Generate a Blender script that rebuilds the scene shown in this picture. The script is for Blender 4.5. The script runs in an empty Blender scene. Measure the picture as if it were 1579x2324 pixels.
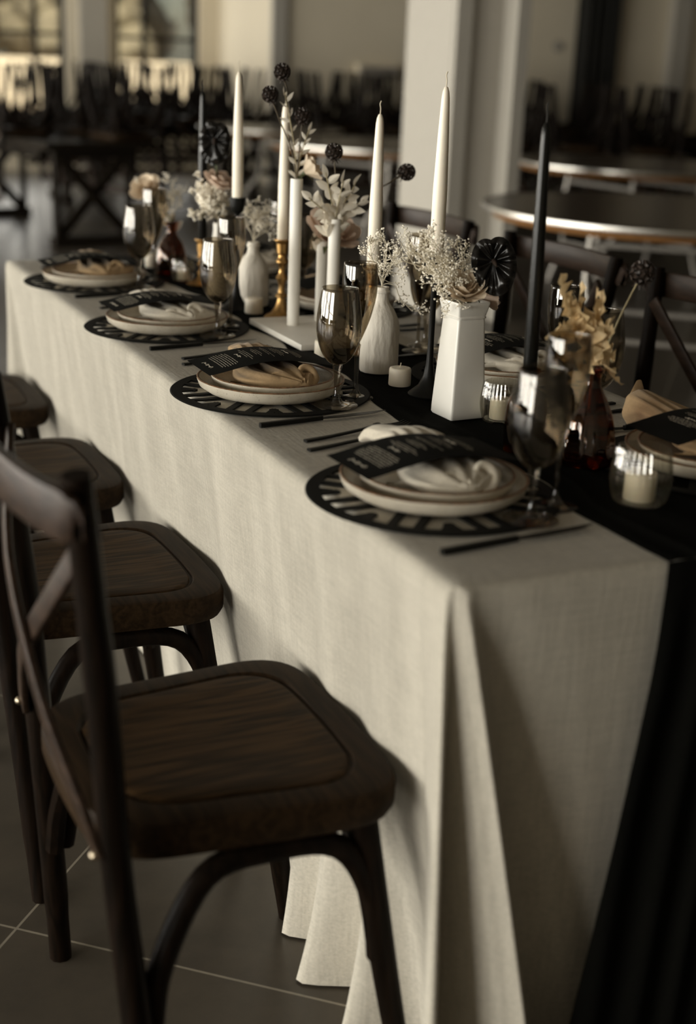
import bpy, bmesh, math, random
from mathutils import Vector, Matrix, noise

# ------------------------------------------------------------------ scene, camera, light
scene = bpy.context.scene
C = scene.collection
PI = math.pi
random.seed(7)
ZT = 0.76          # table top
TW, TL = 0.73, 2.44

def cam_axes(yaw, pitch, roll):
    cy, sy, cp, sp = math.cos(yaw), math.sin(yaw), math.cos(pitch), math.sin(pitch)
    f = Vector((sy*cp, cy*cp, sp)); r = Vector((cy, -sy, 0)); u = r.cross(f)
    c, s = math.cos(roll), math.sin(roll)
    return c*r + s*u, -s*r + c*u, f

cam_d = bpy.data.cameras.new('camera')
cam = bpy.data.objects.new('camera', cam_d); C.objects.link(cam)
_r, _u, _f = cam_axes(0.4438, -0.3260, 0.0420)
m = Matrix.Identity(4)
for i in range(3):
    m[i][0], m[i][1], m[i][2] = _r[i], _u[i], -_f[i]
m.translation = Vector((-0.6807, -1.1586, 1.2974))
cam.matrix_world = m
cam_d.sensor_fit = 'VERTICAL'; cam_d.sensor_height = 36.0; cam_d.sensor_width = 24.46
cam_d.lens = 3043.0/2324.0*36.0
cam_d.clip_start = 0.05; cam_d.clip_end = 200
cam_d.dof.use_dof = True; cam_d.dof.focus_distance = 2.22; cam_d.dof.aperture_fstop = 2.15
scene.camera = cam

vs = scene.view_settings
vs.view_transform = 'Standard'; vs.look = 'None'; vs.gamma = 1.0; vs.use_curve_mapping = False
vs.exposure = -0.08

world = bpy.data.worlds.new('sky'); scene.world = world
world.use_nodes = True
wn = world.node_tree; wn.nodes.clear()
wo = wn.nodes.new('ShaderNodeOutputWorld'); wb = wn.nodes.new('ShaderNodeBackground')
sky = wn.nodes.new('ShaderNodeTexSky'); sky.sky_type = 'NISHITA'; sky.sun_disc = False
sky.sun_elevation = math.radians(28); sky.sun_rotation = math.radians(180)
wb.inputs['Strength'].default_value = 0.045
wn.links.new(sky.outputs[0], wb.inputs[0]); wn.links.new(wb.outputs[0], wo.inputs[0])

def area(name, loc, direction, sx, sy, power, color, spread=180):
    l = bpy.data.lights.new(name, 'AREA'); l.shape = 'RECTANGLE'; l.size = sx; l.size_y = sy
    l.energy = power; l.color = color; l.spread = math.radians(spread)
    o = bpy.data.objects.new(name, l); C.objects.link(o); o.location = loc
    o.rotation_euler = Vector(direction).to_track_quat('-Z', 'Y').to_euler()
    return o
SUNC = (1.0, 0.88, 0.70)
sun_d = bpy.data.lights.new('sun', 'SUN'); sun_d.energy = 6.0; sun_d.angle = 0.01; sun_d.color = SUNC
sun = bpy.data.objects.new('sun', sun_d); C.objects.link(sun)
sun.rotation_euler = Vector((0.0, 0.87, -0.5)).to_track_quat('-Z', 'Y').to_euler()
DAY = (1.0, 0.965, 0.895)
LEFT_X = -6.5
LEFT_WINDOWS = [(-3.4, -0.5), (0.2, 2.4), (3.0, 5.2), (5.8, 8.0), (8.6, 10.8), (11.3, 13.5)]      # y ranges of tall unseen left-wall windows; the first widened to light camera-facing sides
WZ0, WZ1 = 0.12, 2.40
for a, b in LEFT_WINDOWS:
    area('window_daylight', (LEFT_X - 0.35, (a+b)/2, (WZ0+WZ1)/2), (1, 0, 0), b - a, WZ1 - WZ0, 365*(b-a)/2.2, DAY)

FAR_WINDOWS = [(-1.4, 0.1), (1.45, 2.94), (3.48, 4.44)]
for a, b in FAR_WINDOWS:
    area('window_daylight', ((a+b)/2, 14.0 + 0.35, 1.5), (0, -1, 0), b - a, 2.2, 22*(b-a), DAY)

# ------------------------------------------------------------------ materials
def new_mat(name):
    mt = bpy.data.materials.new(name); mt.use_nodes = True
    nt = mt.node_tree
    return mt, nt, nt.nodes['Principled BSDF']

def coords(nt, scale=(1, 1, 1), rot=(0, 0, 0), loc=(0, 0, 0), src='Object'):
    tc = nt.nodes.new('ShaderNodeTexCoord'); mp = nt.nodes.new('ShaderNodeMapping')
    mp.inputs['Scale'].default_value = scale; mp.inputs['Rotation'].default_value = rot; mp.inputs['Location'].default_value = loc
    nt.links.new(tc.outputs[src], mp.inputs[0])
    return mp.outputs[0]

def noise_n(nt, vec, scale, detail=3, rough=0.5):
    n = nt.nodes.new('ShaderNodeTexNoise'); n.inputs['Scale'].default_value = scale
    n.inputs['Detail'].default_value = detail; n.inputs['Roughness'].default_value = rough
    nt.links.new(vec, n.inputs['Vector'])
    return n.outputs['Fac']

def ramp(nt, fac, stops):
    r = nt.nodes.new('ShaderNodeValToRGB')
    e = r.color_ramp.elements
    e[0].position, e[0].color = stops[0][0], (*stops[0][1], 1)
    e[1].position, e[1].color = stops[-1][0], (*stops[-1][1], 1)
    for p, c in stops[1:-1]:
        x = e.new(p); x.color = (*c, 1)
    nt.links.new(fac, r.inputs[0])
    return r.outputs[0]

def bump(nt, bsdf, height, strength, dist):
    b = nt.nodes.new('ShaderNodeBump'); b.inputs['Strength'].default_value = strength; b.inputs['Distance'].default_value = dist
    nt.links.new(height, b.inputs['Height']); nt.links.new(b.outputs[0], bsdf.inputs['Normal'])

def simple(name, col, rough=0.5, metal=0.0, spec=0.5, var=0.12, vscale=20, bstr=0.0, bscale=80, bdist=0.001, sub=0.0, stretch=(1, 1, 1), trans=0.0):
    mt, nt, b = new_mat(name)
    v = coords(nt, stretch)
    n = noise_n(nt, v, vscale)
    lo = tuple(c*(1-var) for c in col); hi = tuple(min(1, c*(1+var)) for c in col)
    nt.links.new(ramp(nt, n, [(0.3, lo), (0.7, hi)]), b.inputs['Base Color'])
    b.inputs['Roughness'].default_value = rough; b.inputs['Metallic'].default_value = metal
    b.inputs['Specular IOR Level'].default_value = spec
    if sub:
        b.inputs['Subsurface Weight'].default_value = sub; b.inputs['Subsurface Radius'].default_value = (0.01, 0.007, 0.004)
        b.inputs['Subsurface Scale'].default_value = 0.6
    if bstr:
        bump(nt, b, noise_n(nt, v, bscale, 4), bstr, bdist)
    if trans:      # thin petals and leaves let some light through
        tr = nt.nodes.new('ShaderNodeBsdfTranslucent'); tr.inputs[0].default_value = (*col, 1)
        mx = nt.nodes.new('ShaderNodeMixShader'); mx.inputs[0].default_value = trans
        out = nt.nodes['Material Output']
        nt.links.new(b.outputs[0], mx.inputs[1]); nt.links.new(tr.outputs[0], mx.inputs[2]); nt.links.new(mx.outputs[0], out.inputs[0])
    return mt

def linen(name, col, var=0.10, bstr=0.35, sheen=0.15, spec=0.15):
    mt, nt, b = new_mat(name)
    v1 = coords(nt, (1, 0.06, 1)); v2 = coords(nt, (0.06, 1, 1)); v3 = coords(nt, (0.5, 0.5, 0.04))
    n1 = noise_n(nt, v1, 260, 3); n2 = noise_n(nt, v2, 260, 3); n3 = noise_n(nt, v3, 320, 3)
    a = nt.nodes.new('ShaderNodeMath'); a.operation = 'ADD'; nt.links.new(n1, a.inputs[0]); nt.links.new(n2, a.inputs[1])
    a2 = nt.nodes.new('ShaderNodeMath'); a2.operation = 'ADD'; nt.links.new(a.outputs[0], a2.inputs[0]); nt.links.new(n3, a2.inputs[1])
    d = nt.nodes.new('ShaderNodeMath'); d.operation = 'DIVIDE'; d.inputs[1].default_value = 3.0; nt.links.new(a2.outputs[0], d.inputs[0])
    lo = tuple(c*(1-var) for c in col); hi = tuple(min(1, c*(1+var)) for c in col)
    nt.links.new(ramp(nt, d.outputs[0], [(0.38, lo), (0.62, hi)]), b.inputs['Base Color'])
    b.inputs['Roughness'].default_value = 0.9; b.inputs['Specular IOR Level'].default_value = spec
    b.inputs['Sheen Weight'].default_value = sheen
    bump(nt, b, d.outputs[0], bstr, 0.0025)
    return mt

def wood(name, dark, light, axis=0, rough=0.45, scale=1.0, spec=0.4):
    mt, nt, b = new_mat(name)
    st = [16, 16, 16]; st[axis] = 1.6
    v = coords(nt, tuple(s*scale for s in st))
    n = noise_n(nt, v, 1.2, 3, 0.5)
    st2 = [220, 220, 220]; st2[axis] = 9
    v2 = coords(nt, tuple(s*scale for s in st2))
    n2 = noise_n(nt, v2, 1.0, 3, 0.6)
    w = nt.nodes.new('ShaderNodeMath'); w.operation = 'MULTIPLY'; w.inputs[1].default_value = 46.0; nt.links.new(n, w.inputs[0])
    s = nt.nodes.new('ShaderNodeMath'); s.operation = 'SINE'; nt.links.new(w.outputs[0], s.inputs[0])
    mad = nt.nodes.new('ShaderNodeMath'); mad.operation = 'MULTIPLY_ADD'; mad.inputs[1].default_value = 0.13; mad.inputs[2].default_value = 0.17
    nt.links.new(s.outputs[0], mad.inputs[0])
    ad = nt.nodes.new('ShaderNodeMath'); ad.operation = 'MULTIPLY_ADD'; ad.inputs[1].default_value = 0.66
    nt.links.new(n2, ad.inputs[0]); nt.links.new(mad.outputs[0], ad.inputs[2])
    nt.links.new(ramp(nt, ad.outputs[0], [(0.2, dark), (0.8, light)]), b.inputs['Base Color'])
    b.inputs['Roughness'].default_value = rough; b.inputs['Specular IOR Level'].default_value = spec
    bump(nt, b, ad.outputs[0], 0.25, 0.0008)
    return mt

def glass(name, tint, rough=0.0, refl=1.0):
    """thin blown glass: each wall tints what is seen through it and mirrors more at grazing angles"""
    mt = bpy.data.materials.new(name); mt.use_nodes = True
    nt = mt.node_tree; nt.nodes.clear()
    out = nt.nodes.new('ShaderNodeOutputMaterial'); mx = nt.nodes.new('ShaderNodeMixShader')
    tr = nt.nodes.new('ShaderNodeBsdfTransparent'); gl = nt.nodes.new('ShaderNodeBsdfGlossy')
    tr.inputs[0].default_value = (*tint, 1); gl.inputs[0].default_value = (1, 1, 1, 1); gl.inputs['Roughness'].default_value = rough
    lw = nt.nodes.new('ShaderNodeLayerWeight'); lw.inputs[0].default_value = 0.5
    p = nt.nodes.new('ShaderNodeMath'); p.operation = 'POWER'; p.inputs[1].default_value = 4.0
    ma = nt.nodes.new('ShaderNodeMath'); ma.operation = 'MULTIPLY_ADD'; ma.inputs[1].default_value = 0.8; ma.inputs[2].default_value = 0.055*refl
    nt.links.new(lw.outputs['Facing'], p.inputs[0]); nt.links.new(p.outputs[0], ma.inputs[0])
    nt.links.new(ma.outputs[0], mx.inputs[0]); nt.links.new(tr.outputs[0], mx.inputs[1]); nt.links.new(gl.outputs[0], mx.inputs[2])
    nt.links.new(mx.outputs[0], out.inputs[0])
    return mt

M = {}
M['cloth'] = linen('cream_linen', (0.475, 0.440, 0.370), var=0.12, bstr=0.55)
M['runner'] = linen('black_gauze', (0.006, 0.006, 0.005), bstr=0.5, sheen=0.0, spec=0.03)
M['napkin_cream'] = linen('napkin_cream', (0.70, 0.64, 0.53), var=0.06)
M['napkin_tan'] = linen('napkin_tan', (0.42, 0.29, 0.16), var=0.08)
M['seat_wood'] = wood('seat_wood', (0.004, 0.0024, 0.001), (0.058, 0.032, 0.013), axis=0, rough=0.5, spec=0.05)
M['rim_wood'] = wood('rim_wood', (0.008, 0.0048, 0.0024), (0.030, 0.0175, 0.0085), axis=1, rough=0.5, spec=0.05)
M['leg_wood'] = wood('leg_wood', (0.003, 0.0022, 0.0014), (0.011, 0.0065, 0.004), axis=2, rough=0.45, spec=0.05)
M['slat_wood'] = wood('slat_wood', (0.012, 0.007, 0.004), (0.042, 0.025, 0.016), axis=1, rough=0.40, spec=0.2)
M['rivet'] = simple('rivet', (0.45, 0.38, 0.28), 0.3, 1.0)
M['black_wood'] = wood('dark_trestle_wood', (0.006, 0.005, 0.004), (0.020, 0.015, 0.010), axis=1, spec=0.05)
M['black_metal'] = simple('matte_black', (0.006, 0.006, 0.005), 0.38, 0.0, 0.22)
M['mat_black'] = simple('placemat_black', (0.007, 0.007, 0.006), 0.7, spec=0.15)
M['brass'] = simple('aged_brass', (0.48, 0.29, 0.11), 0.34, 1.0, var=0.25, vscale=60)
M['wax'] = simple('ivory_wax', (0.86, 0.79, 0.66), 0.45, var=0.03, sub=0.25)
M['wax_black'] = simple('black_wax', (0.006, 0.006, 0.005), 0.25, var=0.2, spec=0.25)
M['wick'] = simple('wick', (0.62, 0.55, 0.42), 0.8)
M['wick_dark'] = simple('wick_dark', (0.02, 0.018, 0.014), 0.8)
M['porcelain'] = simple('white_porcelain', (0.82, 0.80, 0.74), 0.28, var=0.02)
M['ceramic'] = simple('white_ceramic_matte', (0.84, 0.81, 0.74), 0.5, var=0.03)
M['plaster'] = simple('plaster_bottle', (0.74, 0.69, 0.60), 0.75, var=0.06, bstr=0.9, bscale=70, bdist=0.004, stretch=(1, 1, 0.35))
M['amber'] = glass('amber_glass', (0.58, 0.33, 0.10))
M['smoke'] = glass('smoked_glass', (0.66, 0.62, 0.55))
M['clear'] = glass('ribbed_clear_glass', (0.90, 0.89, 0.85), refl=1.6)
M['stem_green'] = simple('green_stem', (0.075, 0.085, 0.035), 0.55)
M['stem_straw'] = simple('straw_stem', (0.36, 0.30, 0.17), 0.6)
M['stem_brown'] = simple('brown_stem', (0.07, 0.05, 0.025), 0.6)
M['pod'] = simple('dried_pod', (0.028, 0.017, 0.011), 0.55, var=0.5, vscale=200)
M['petal'] = simple('blush_petal', (0.74, 0.58, 0.46), 0.6, var=0.10, vscale=60, trans=0.25)
M['petal_cream'] = simple('cream_petal', (0.72, 0.60, 0.45), 0.6, var=0.08, vscale=60, trans=0.25)
M['bleached'] = simple('bleached_leaf', (0.82, 0.76, 0.65), 0.65, var=0.08, vscale=80, trans=0.2)
M['breath'] = simple('dried_baby_breath', (0.86, 0.80, 0.68), 0.75, var=0.15, vscale=200)
M['breath_stem'] = simple('dried_stalk', (0.72, 0.65, 0.50), 0.75)
M['oak'] = simple('dried_oak_leaf', (0.62, 0.46, 0.25), 0.6, var=0.25, vscale=45, bstr=0.4, bscale=60, bdist=0.002, trans=0.25)
M['anthurium'] = simple('black_spathe', (0.007, 0.006, 0.005), 0.25, var=0.3, spec=0.4, vscale=30, bstr=0.15, bscale=120)
M['ink'] = simple('printed_ink', (0.72, 0.66, 0.54), 0.8)
M['card'] = simple('black_card', (0.008, 0.008, 0.007), 0.8, spec=0.1)
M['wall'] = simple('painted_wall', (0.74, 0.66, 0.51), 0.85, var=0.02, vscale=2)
M['wall_dim'] = simple('low_bounce_wall', (0.24, 0.21, 0.16), 0.85, var=0.02, vscale=2)  # unseen walls toned darker than the seen ones to cut bounce light
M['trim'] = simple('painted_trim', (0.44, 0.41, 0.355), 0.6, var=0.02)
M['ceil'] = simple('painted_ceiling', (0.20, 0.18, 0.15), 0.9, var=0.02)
M['drape'] = simple('black_drape', (0.012, 0.011, 0.008), 0.9)
M['frame'] = simple('window_frame_dark', (0.010, 0.009, 0.007), 0.7, spec=0.05)
M['ply'] = wood('plywood_top', (0.020, 0.011, 0.005), (0.060, 0.036, 0.018), axis=0, rough=0.26)
M['ply_edge'] = simple('plywood_underside', (0.30, 0.14, 0.045), 0.6)
M['alu'] = simple('aluminium_edge', (0.62, 0.60, 0.55), 0.32, 1.0)
M['steel'] = simple('grey_painted_steel', (0.36, 0.33, 0.29), 0.4, 0.3)
M['ground'] = simple('gravel_outside', (0.62, 0.52, 0.38), 0.9, var=0.2, vscale=1.5)
M['foliage'] = simple('tree_foliage', (0.25, 0.225, 0.155), 0.8, var=0.5, vscale=1.2)
M['bark'] = simple('tree_bark', (0.10, 0.07, 0.045), 0.9)
M['stucco'] = simple('pale_outdoor_wall', (0.85, 0.78, 0.62), 0.9)
M['pane'] = glass('window_pane', (0.96, 0.96, 0.95))

# speckled stoneware with a brown bare rim (the rim colour follows the height on the plate)
def plate_mat():
    mt, nt, b = new_mat('speckled_stoneware')
    v = coords(nt)
    big = ramp(nt, noise_n(nt, v, 30, 4, 0.6), [(0.3, (0.60, 0.54, 0.43)), (0.7, (0.72, 0.66, 0.55))])
    sp = ramp(nt, noise_n(nt, v, 420, 2, 0.5), [(0.28, (0.25, 0.17, 0.10)), (0.36, (1, 1, 1))])
    mx = nt.nodes.new('ShaderNodeMixRGB'); mx.blend_type = 'MULTIPLY'; mx.inputs[0].default_value = 0.6
    nt.links.new(big, mx.inputs[1]); nt.links.new(sp, mx.inputs[2])
    nt.links.new(mx.outputs[0], b.inputs['Base Color']); b.inputs['Roughness'].default_value = 0.3
    bump(nt, b, noise_n(nt, v, 60, 3), 0.15, 0.002)
    return mt
M['plate'] = plate_mat()
M['plate_rim'] = simple('bare_clay_rim', (0.22, 0.12, 0.06), 0.55, var=0.5, vscale=150)

def floor_mat():
    mt, nt, b = new_mat('grey_porcelain_tile')
    ang = math.atan2(0.186, 0.164)
    tile = 0.69
    ca, sa = math.cos(ang), math.sin(ang)
    px, py = -0.366, 0.636
    tc = nt.nodes.new('ShaderNodeTexCoord')
    mp = nt.nodes.new('ShaderNodeMapping'); mp.vector_type = 'TEXTURE'
    mp.inputs['Rotation'].default_value = (0, 0, ang); mp.inputs['Location'].default_value = (px, py, 0)
    nt.links.new(tc.outputs['Object'], mp.inputs[0])
    br = nt.nodes.new('ShaderNodeTexBrick'); br.offset = 0.0; br.squash = 1.0
    br.inputs['Scale'].default_value = 1.0; br.inputs['Brick Width'].default_value = tile; br.inputs['Row Height'].default_value = tile
    br.inputs['Mortar Size'].default_value = 0.0022; br.inputs['Mortar Smooth'].default_value = 0.1; br.inputs['Bias'].default_value = 0
    br.inputs['Color1'].default_value = (0.068, 0.058, 0.046, 1); br.inputs['Color2'].default_value = (0.076, 0.065, 0.051, 1); br.inputs['Mortar'].default_value = (0.26, 0.235, 0.19, 1)
    nt.links.new(mp.outputs[0], br.inputs['Vector'])
    n = noise_n(nt, coords(nt), 9, 6, 0.7)
    cl = ramp(nt, n, [(0.3, (0.80, 0.80, 0.80)), (0.7, (1.15, 1.12, 1.08))])
    mx = nt.nodes.new('ShaderNodeMixRGB'); mx.blend_type = 'MULTIPLY'; mx.inputs[0].default_value = 1
    nt.links.new(br.outputs['Color'], mx.inputs[1]); nt.links.new(cl, mx.inputs[2]); nt.links.new(mx.outputs[0], b.inputs['Base Color'])
    b.inputs['Roughness'].default_value = 0.30; b.inputs['Specular IOR Level'].default_value = 0.36
    bump(nt, b, n, 0.05, 0.002)
    return mt
M['floor'] = floor_mat()

# ------------------------------------------------------------------ mesh building
class MB:
    def __init__(s):
        s.v = []; s.f = []; s.flat = set()
    def add(s, vs_, fs):
        o = len(s.v); s.v += [tuple(p) for p in vs_]; s.f += [tuple(i+o for i in q) for q in fs]
        return s
    def box(s, c, d, rz=0.0, mat=None):
        x, y, z = d[0]/2, d[1]/2, d[2]/2
        p = [(-x, -y, -z), (x, -y, -z), (x, y, -z), (-x, y, -z), (-x, -y, z), (x, -y, z), (x, y, z), (-x, y, z)]
        R_ = mat if mat else Matrix.Rotation(rz, 3, 'Z')
        p = [R_ @ Vector(q) + Vector(c) for q in p]
        return s.add(p, [(0, 3, 2, 1), (4, 5, 6, 7), (0, 1, 5, 4), (1, 2, 6, 5), (2, 3, 7, 6), (3, 0, 4, 7)])
    def grid(s, fn, nu, nv, cu=False, cv=False):
        vs_ = [fn(i/(nu if cu else nu-1), j/(nv if cv else nv-1)) for i in range(nu) for j in range(nv)]
        fs = []
        for i in range(nu if cu else nu-1):
            for j in range(nv if cv else nv-1):
                a, b = i, (i+1) % nu; c, d = j, (j+1) % nv
                fs.append((a*nv+c, b*nv+c, b*nv+d, a*nv+d))
        return s.add(vs_, fs)
    def lathe(s, prof, n=32, c=(0, 0, 0), mod=None, capb=False, capt=False):
        vs_ = []
        for (r, z) in prof:
            for k in range(n):
                a = 2*PI*k/n; rr = r*(mod(a, z) if mod else 1)
                vs_.append((c[0]+rr*math.cos(a), c[1]+rr*math.sin(a), c[2]+z))
        fs = [(i*n+k, i*n+(k+1) % n, (i+1)*n+(k+1) % n, (i+1)*n+k) for i in range(len(prof)-1) for k in range(n)]
        if capb: fs.append(tuple(range(n-1, -1, -1)))
        if capt: fs.append(tuple(range((len(prof)-1)*n, len(prof)*n)))
        return s.add(vs_, fs)
    def tube(s, path, rad, n=8, cap=True, sq=1.0):
        P = [Vector(p) for p in path]; L = len(P)
        if not isinstance(rad, (list, tuple)): rad = [rad]*L
        t0 = (P[1]-P[0]).normalized()
        up = Vector((0, 0, 1)) if abs(t0.z) < 0.9 else Vector((1, 0, 0))
        nrm = (up - t0*up.dot(t0)).normalized()
        vs_ = []
        for i in range(L):
            t = (P[min(i+1, L-1)]-P[max(i-1, 0)]).normalized()
            nrm = (nrm - t*nrm.dot(t)).normalized(); b = t.cross(nrm)
            for k in range(n):
                a = 2*PI*k/n
                vs_.append(P[i] + (nrm*math.cos(a)*sq + b*math.sin(a))*rad[i])
        fs = [(i*n+k, i*n+(k+1) % n, (i+1)*n+(k+1) % n, (i+1)*n+k) for i in range(L-1) for k in range(n)]
        if cap: fs += [tuple(range(n-1, -1, -1)), tuple(range((L-1)*n, L*n))]
        return s.add(vs_, fs)
    def slat(s, path, w, t, normal):
        """rounded rectangular section swept along a path; 'normal' is the thin direction"""
        P = [Vector(p) for p in path]; L = len(P); N = Vector(normal).normalized()
        if not isinstance(w, (list, tuple)): w = [w]*L
        sec = []
        for (sx, sy) in ((1, 1), (-1, 1), (-1, -1), (1, -1)):
            for a in (0, 1, 2):
                q = math.atan2(sy, sx) - PI/4 + a*PI/4
                sec.append((sx, sy, math.cos(q), math.sin(q)))
        n = len(sec); vs_ = []
        for i in range(L):
            tg = (P[min(i+1, L-1)]-P[max(i-1, 0)]).normalized()
            nn = (N - tg*N.dot(tg)).normalized(); b = tg.cross(nn)
            rr = min(t, w[i])*0.3
            for (sx, sy, cx, cy) in sec:
                vs_.append(P[i] + b*(sx*(w[i]/2-rr)+cx*rr) + nn*(sy*(t/2-rr)+cy*rr))
        fs = [(i*n+k, i*n+(k+1) % n, (i+1)*n+(k+1) % n, (i+1)*n+k) for i in range(L-1) for k in range(n)]
        fs += [tuple(range(n-1, -1, -1)), tuple(range((L-1)*n, L*n))]
        return s.add(vs_, fs)
    def ico(s, c, r, sub=0, sc=(1, 1, 1)):
        key = sub
        if key not in ICO:
            bm = bmesh.new(); bmesh.ops.create_icosphere(bm, subdivisions=sub+1, radius=1)
            ICO[key] = ([v.co.copy() for v in bm.verts], [tuple(v.index for v in f.verts) for f in bm.faces]); bm.free()
        vv, ff = ICO[key]
        return s.add([(c[0]+q.x*r*sc[0], c[1]+q.y*r*sc[1], c[2]+q.z*r*sc[2]) for q in vv], ff)
    def xf(s, mtx, start=0):
        for i in range(start, len(s.v)):
            s.v[i] = tuple(mtx @ Vector(s.v[i]))
        return s
    def mesh(s, name, mat, smooth=True, bevel=0.0, weld=False, angle=40):
        bm = bmesh.new()
        vs_ = [bm.verts.new(p) for p in s.v]
        for f in s.f:
            try: bm.faces.new([vs_[i] for i in f])
            except ValueError: pass
        if weld: bmesh.ops.remove_doubles(bm, verts=bm.verts, dist=1e-5)
        bmesh.ops.recalc_face_normals(bm, faces=bm.faces)
        if bevel:
            bmesh.ops.bevel(bm, geom=list(bm.edges), offset=bevel, segments=2, profile=0.6, affect='EDGES', clamp_overlap=True)
        ca = math.radians(angle)
        for f in bm.faces: f.smooth = smooth
        if smooth:
            for e in bm.edges:
                if len(e.link_faces) == 2 and e.calc_face_angle(0) > ca: e.smooth = False
        me = bpy.data.meshes.new(name); bm.to_mesh(me); bm.free()
        me.materials.append(mat)
        return me
    def build(s, name, mat, parent=None, loc=(0, 0, 0), **k):
        o = bpy.data.objects.new(name, s.mesh(name, mat, **k)); C.objects.link(o)
        o.location = loc
        if parent: o.parent = parent
        return o
ICO = {}

def tag(o, label=None, cat=None, group=None, kind=None):
    if label: o['label'] = label
    if cat: o['category'] = cat
    if group: o['group'] = group
    if kind: o['kind'] = kind
    return o
def thing(name, label, cat, loc=(0, 0, 0), rz=0.0, group=None):
    o = bpy.data.objects.new(name, None); C.objects.link(o)
    o.location = loc; o.rotation_euler = (0, 0, rz); o.empty_display_size = 0.05
    return tag(o, label, cat, group)
def struct(name, mb, mat, **k):
    o = mb.build(name, mat, **k); o['kind'] = 'structure'; return o
KIDS = {}
def kids(o):
    return [c for c in bpy.data.objects if c.parent == o]
def copy_tree(src, loc, rz=0.0, label=None, group=None):
    def rec(o, par):
        c = o.copy(); C.objects.link(c); c.parent = par
        for ch in kids(o): rec(ch, c)
        return c
    r = rec(src, None); r.location = loc; r.rotation_euler = (0, 0, rz)
    if label: r['label'] = label
    if group: r['group'] = group
    return r
def cr(pts, n):
    """Catmull-Rom through points, n samples per span"""
    P = [Vector(p) for p in pts]; P = [2*P[0]-P[1]] + P + [2*P[-1]-P[-2]]
    out = []
    for i in range(1, len(P)-2):
        for k in range(n):
            t = k/n
            out.append(0.5*((2*P[i]) + (P[i+1]-P[i-1])*t + (2*P[i-1]-5*P[i]+4*P[i+1]-P[i+2])*t*t + (3*P[i]-P[i-1]-3*P[i+1]+P[i+2])*t**3))
    out.append(P[-2]); return out
def lerp(a, b, t): return a+(b-a)*t
def smooth01(t):
    t = max(0.0, min(1.0, t)); return t*t*(3-2*t)
# ------------------------------------------------------------------ room shell
RX, BY, FY, CZ = 11.5, -4.0, 14.0, 3.5      # right wall, wall behind the camera, far wall, ceiling
STEP_X, STEP_Y = 4.67, 12.4                 # the far wall steps towards the room here
struct('floor', MB().box(((LEFT_X+RX)/2, (BY+FY)/2, -0.05), (RX-LEFT_X+0.6, FY-BY+0.6, 0.1)), M['floor'], smooth=False)
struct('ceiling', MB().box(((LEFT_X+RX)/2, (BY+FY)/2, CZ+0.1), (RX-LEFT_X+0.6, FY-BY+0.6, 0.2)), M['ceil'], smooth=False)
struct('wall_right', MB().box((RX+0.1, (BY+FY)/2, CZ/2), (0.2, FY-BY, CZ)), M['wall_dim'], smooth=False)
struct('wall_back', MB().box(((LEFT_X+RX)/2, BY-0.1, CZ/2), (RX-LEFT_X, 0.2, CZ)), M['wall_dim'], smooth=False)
wl = MB()
ys = [BY] + [q for ab in LEFT_WINDOWS for q in ab] + [FY]
for i in range(0, len(ys), 2):
    wl.box((LEFT_X-0.1, (ys[i]+ys[i+1])/2, CZ/2), (0.2, ys[i+1]-ys[i], CZ))
for a, b in LEFT_WINDOWS:
    wl.box((LEFT_X-0.1, (a+b)/2, WZ0/2), (0.2, b-a, WZ0)); wl.box((LEFT_X-0.1, (a+b)/2, (WZ1+CZ)/2), (0.2, b-a, CZ-WZ1))
struct('wall_left', wl, M['wall'], smooth=False)
wf = MB(); xs = [LEFT_X] + [q for ab in FAR_WINDOWS for q in ab] + [STEP_X]
for i in range(0, len(xs), 2):
    wf.box(((xs[i]+xs[i+1])/2, FY+0.1, CZ/2), (xs[i+1]-xs[i], 0.2, CZ))
for a, b in FAR_WINDOWS:
    wf.box(((a+b)/2, FY+0.1, 0.2), (b-a, 0.2, 0.4)); wf.box(((a+b)/2, FY+0.1, (2.7+CZ)/2), (b-a, 0.2, CZ-2.7))
struct('wall_far', wf, M['wall'], smooth=False)
ws = MB().box(((STEP_X+RX)/2, STEP_Y+0.8+0.1, CZ/2), (RX-STEP_X, 1.8, CZ))
struct('wall_far_right', ws, M['wall'], smooth=False)

def window(n, c, along, w, z0, z1, verts, hz):
    """frame, bars and pane of one window; 'along' is x or y"""
    o = bpy.data.objects.new('window_%d' % n, None); C.objects.link(o); o.location = c; o['kind'] = 'structure'
    fr, bars, pn = MB(), MB(), MB()
    def bx(mb, u, z, su, sz, d):
        mb.box((u, 0, z) if along == 'x' else (0, u, z), (su, d, sz) if along == 'x' else (d, su, sz))
    for s in (-1, 1): bx(fr, s*(w/2-0.025), (z0+z1)/2, 0.05, z1-z0, 0.09)
    for z in (z0+0.025, z1-0.025): bx(fr, 0, z, w, 0.05, 0.09)
    for u in verts: bx(bars, u, (z0+z1)/2, 0.045, z1-z0-0.1, 0.06)
    for z in hz: bx(bars, 0, z, w-0.1, 0.04, 0.058)
    bx(pn, 0, (z0+z1)/2, w-0.1, z1-z0-0.1, 0.006)
    for mb, nm, mt in ((fr, 'window_frame', M['frame']), (bars, 'glazing_bars', M['frame']), (pn, 'window_pane', M['pane'])):
        mb.build(nm, mt, o, smooth=False)
for i, (a, b) in enumerate(FAR_WINDOWS):
    u = [-0.13] if i == 2 else ([0.43, -0.1] if i == 1 else [0.0])
    window(i+1, ((a+b)/2, FY+0.1, 0), 'x', b-a, 0.4, 2.7, u, [1.42])
for i, (a, b) in enumerate(LEFT_WINDOWS):
    window(i+4, (LEFT_X-0.1, (a+b)/2, 0), 'y', b-a, WZ0, WZ1, [-0.31, 0.31], [1.42])

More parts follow.
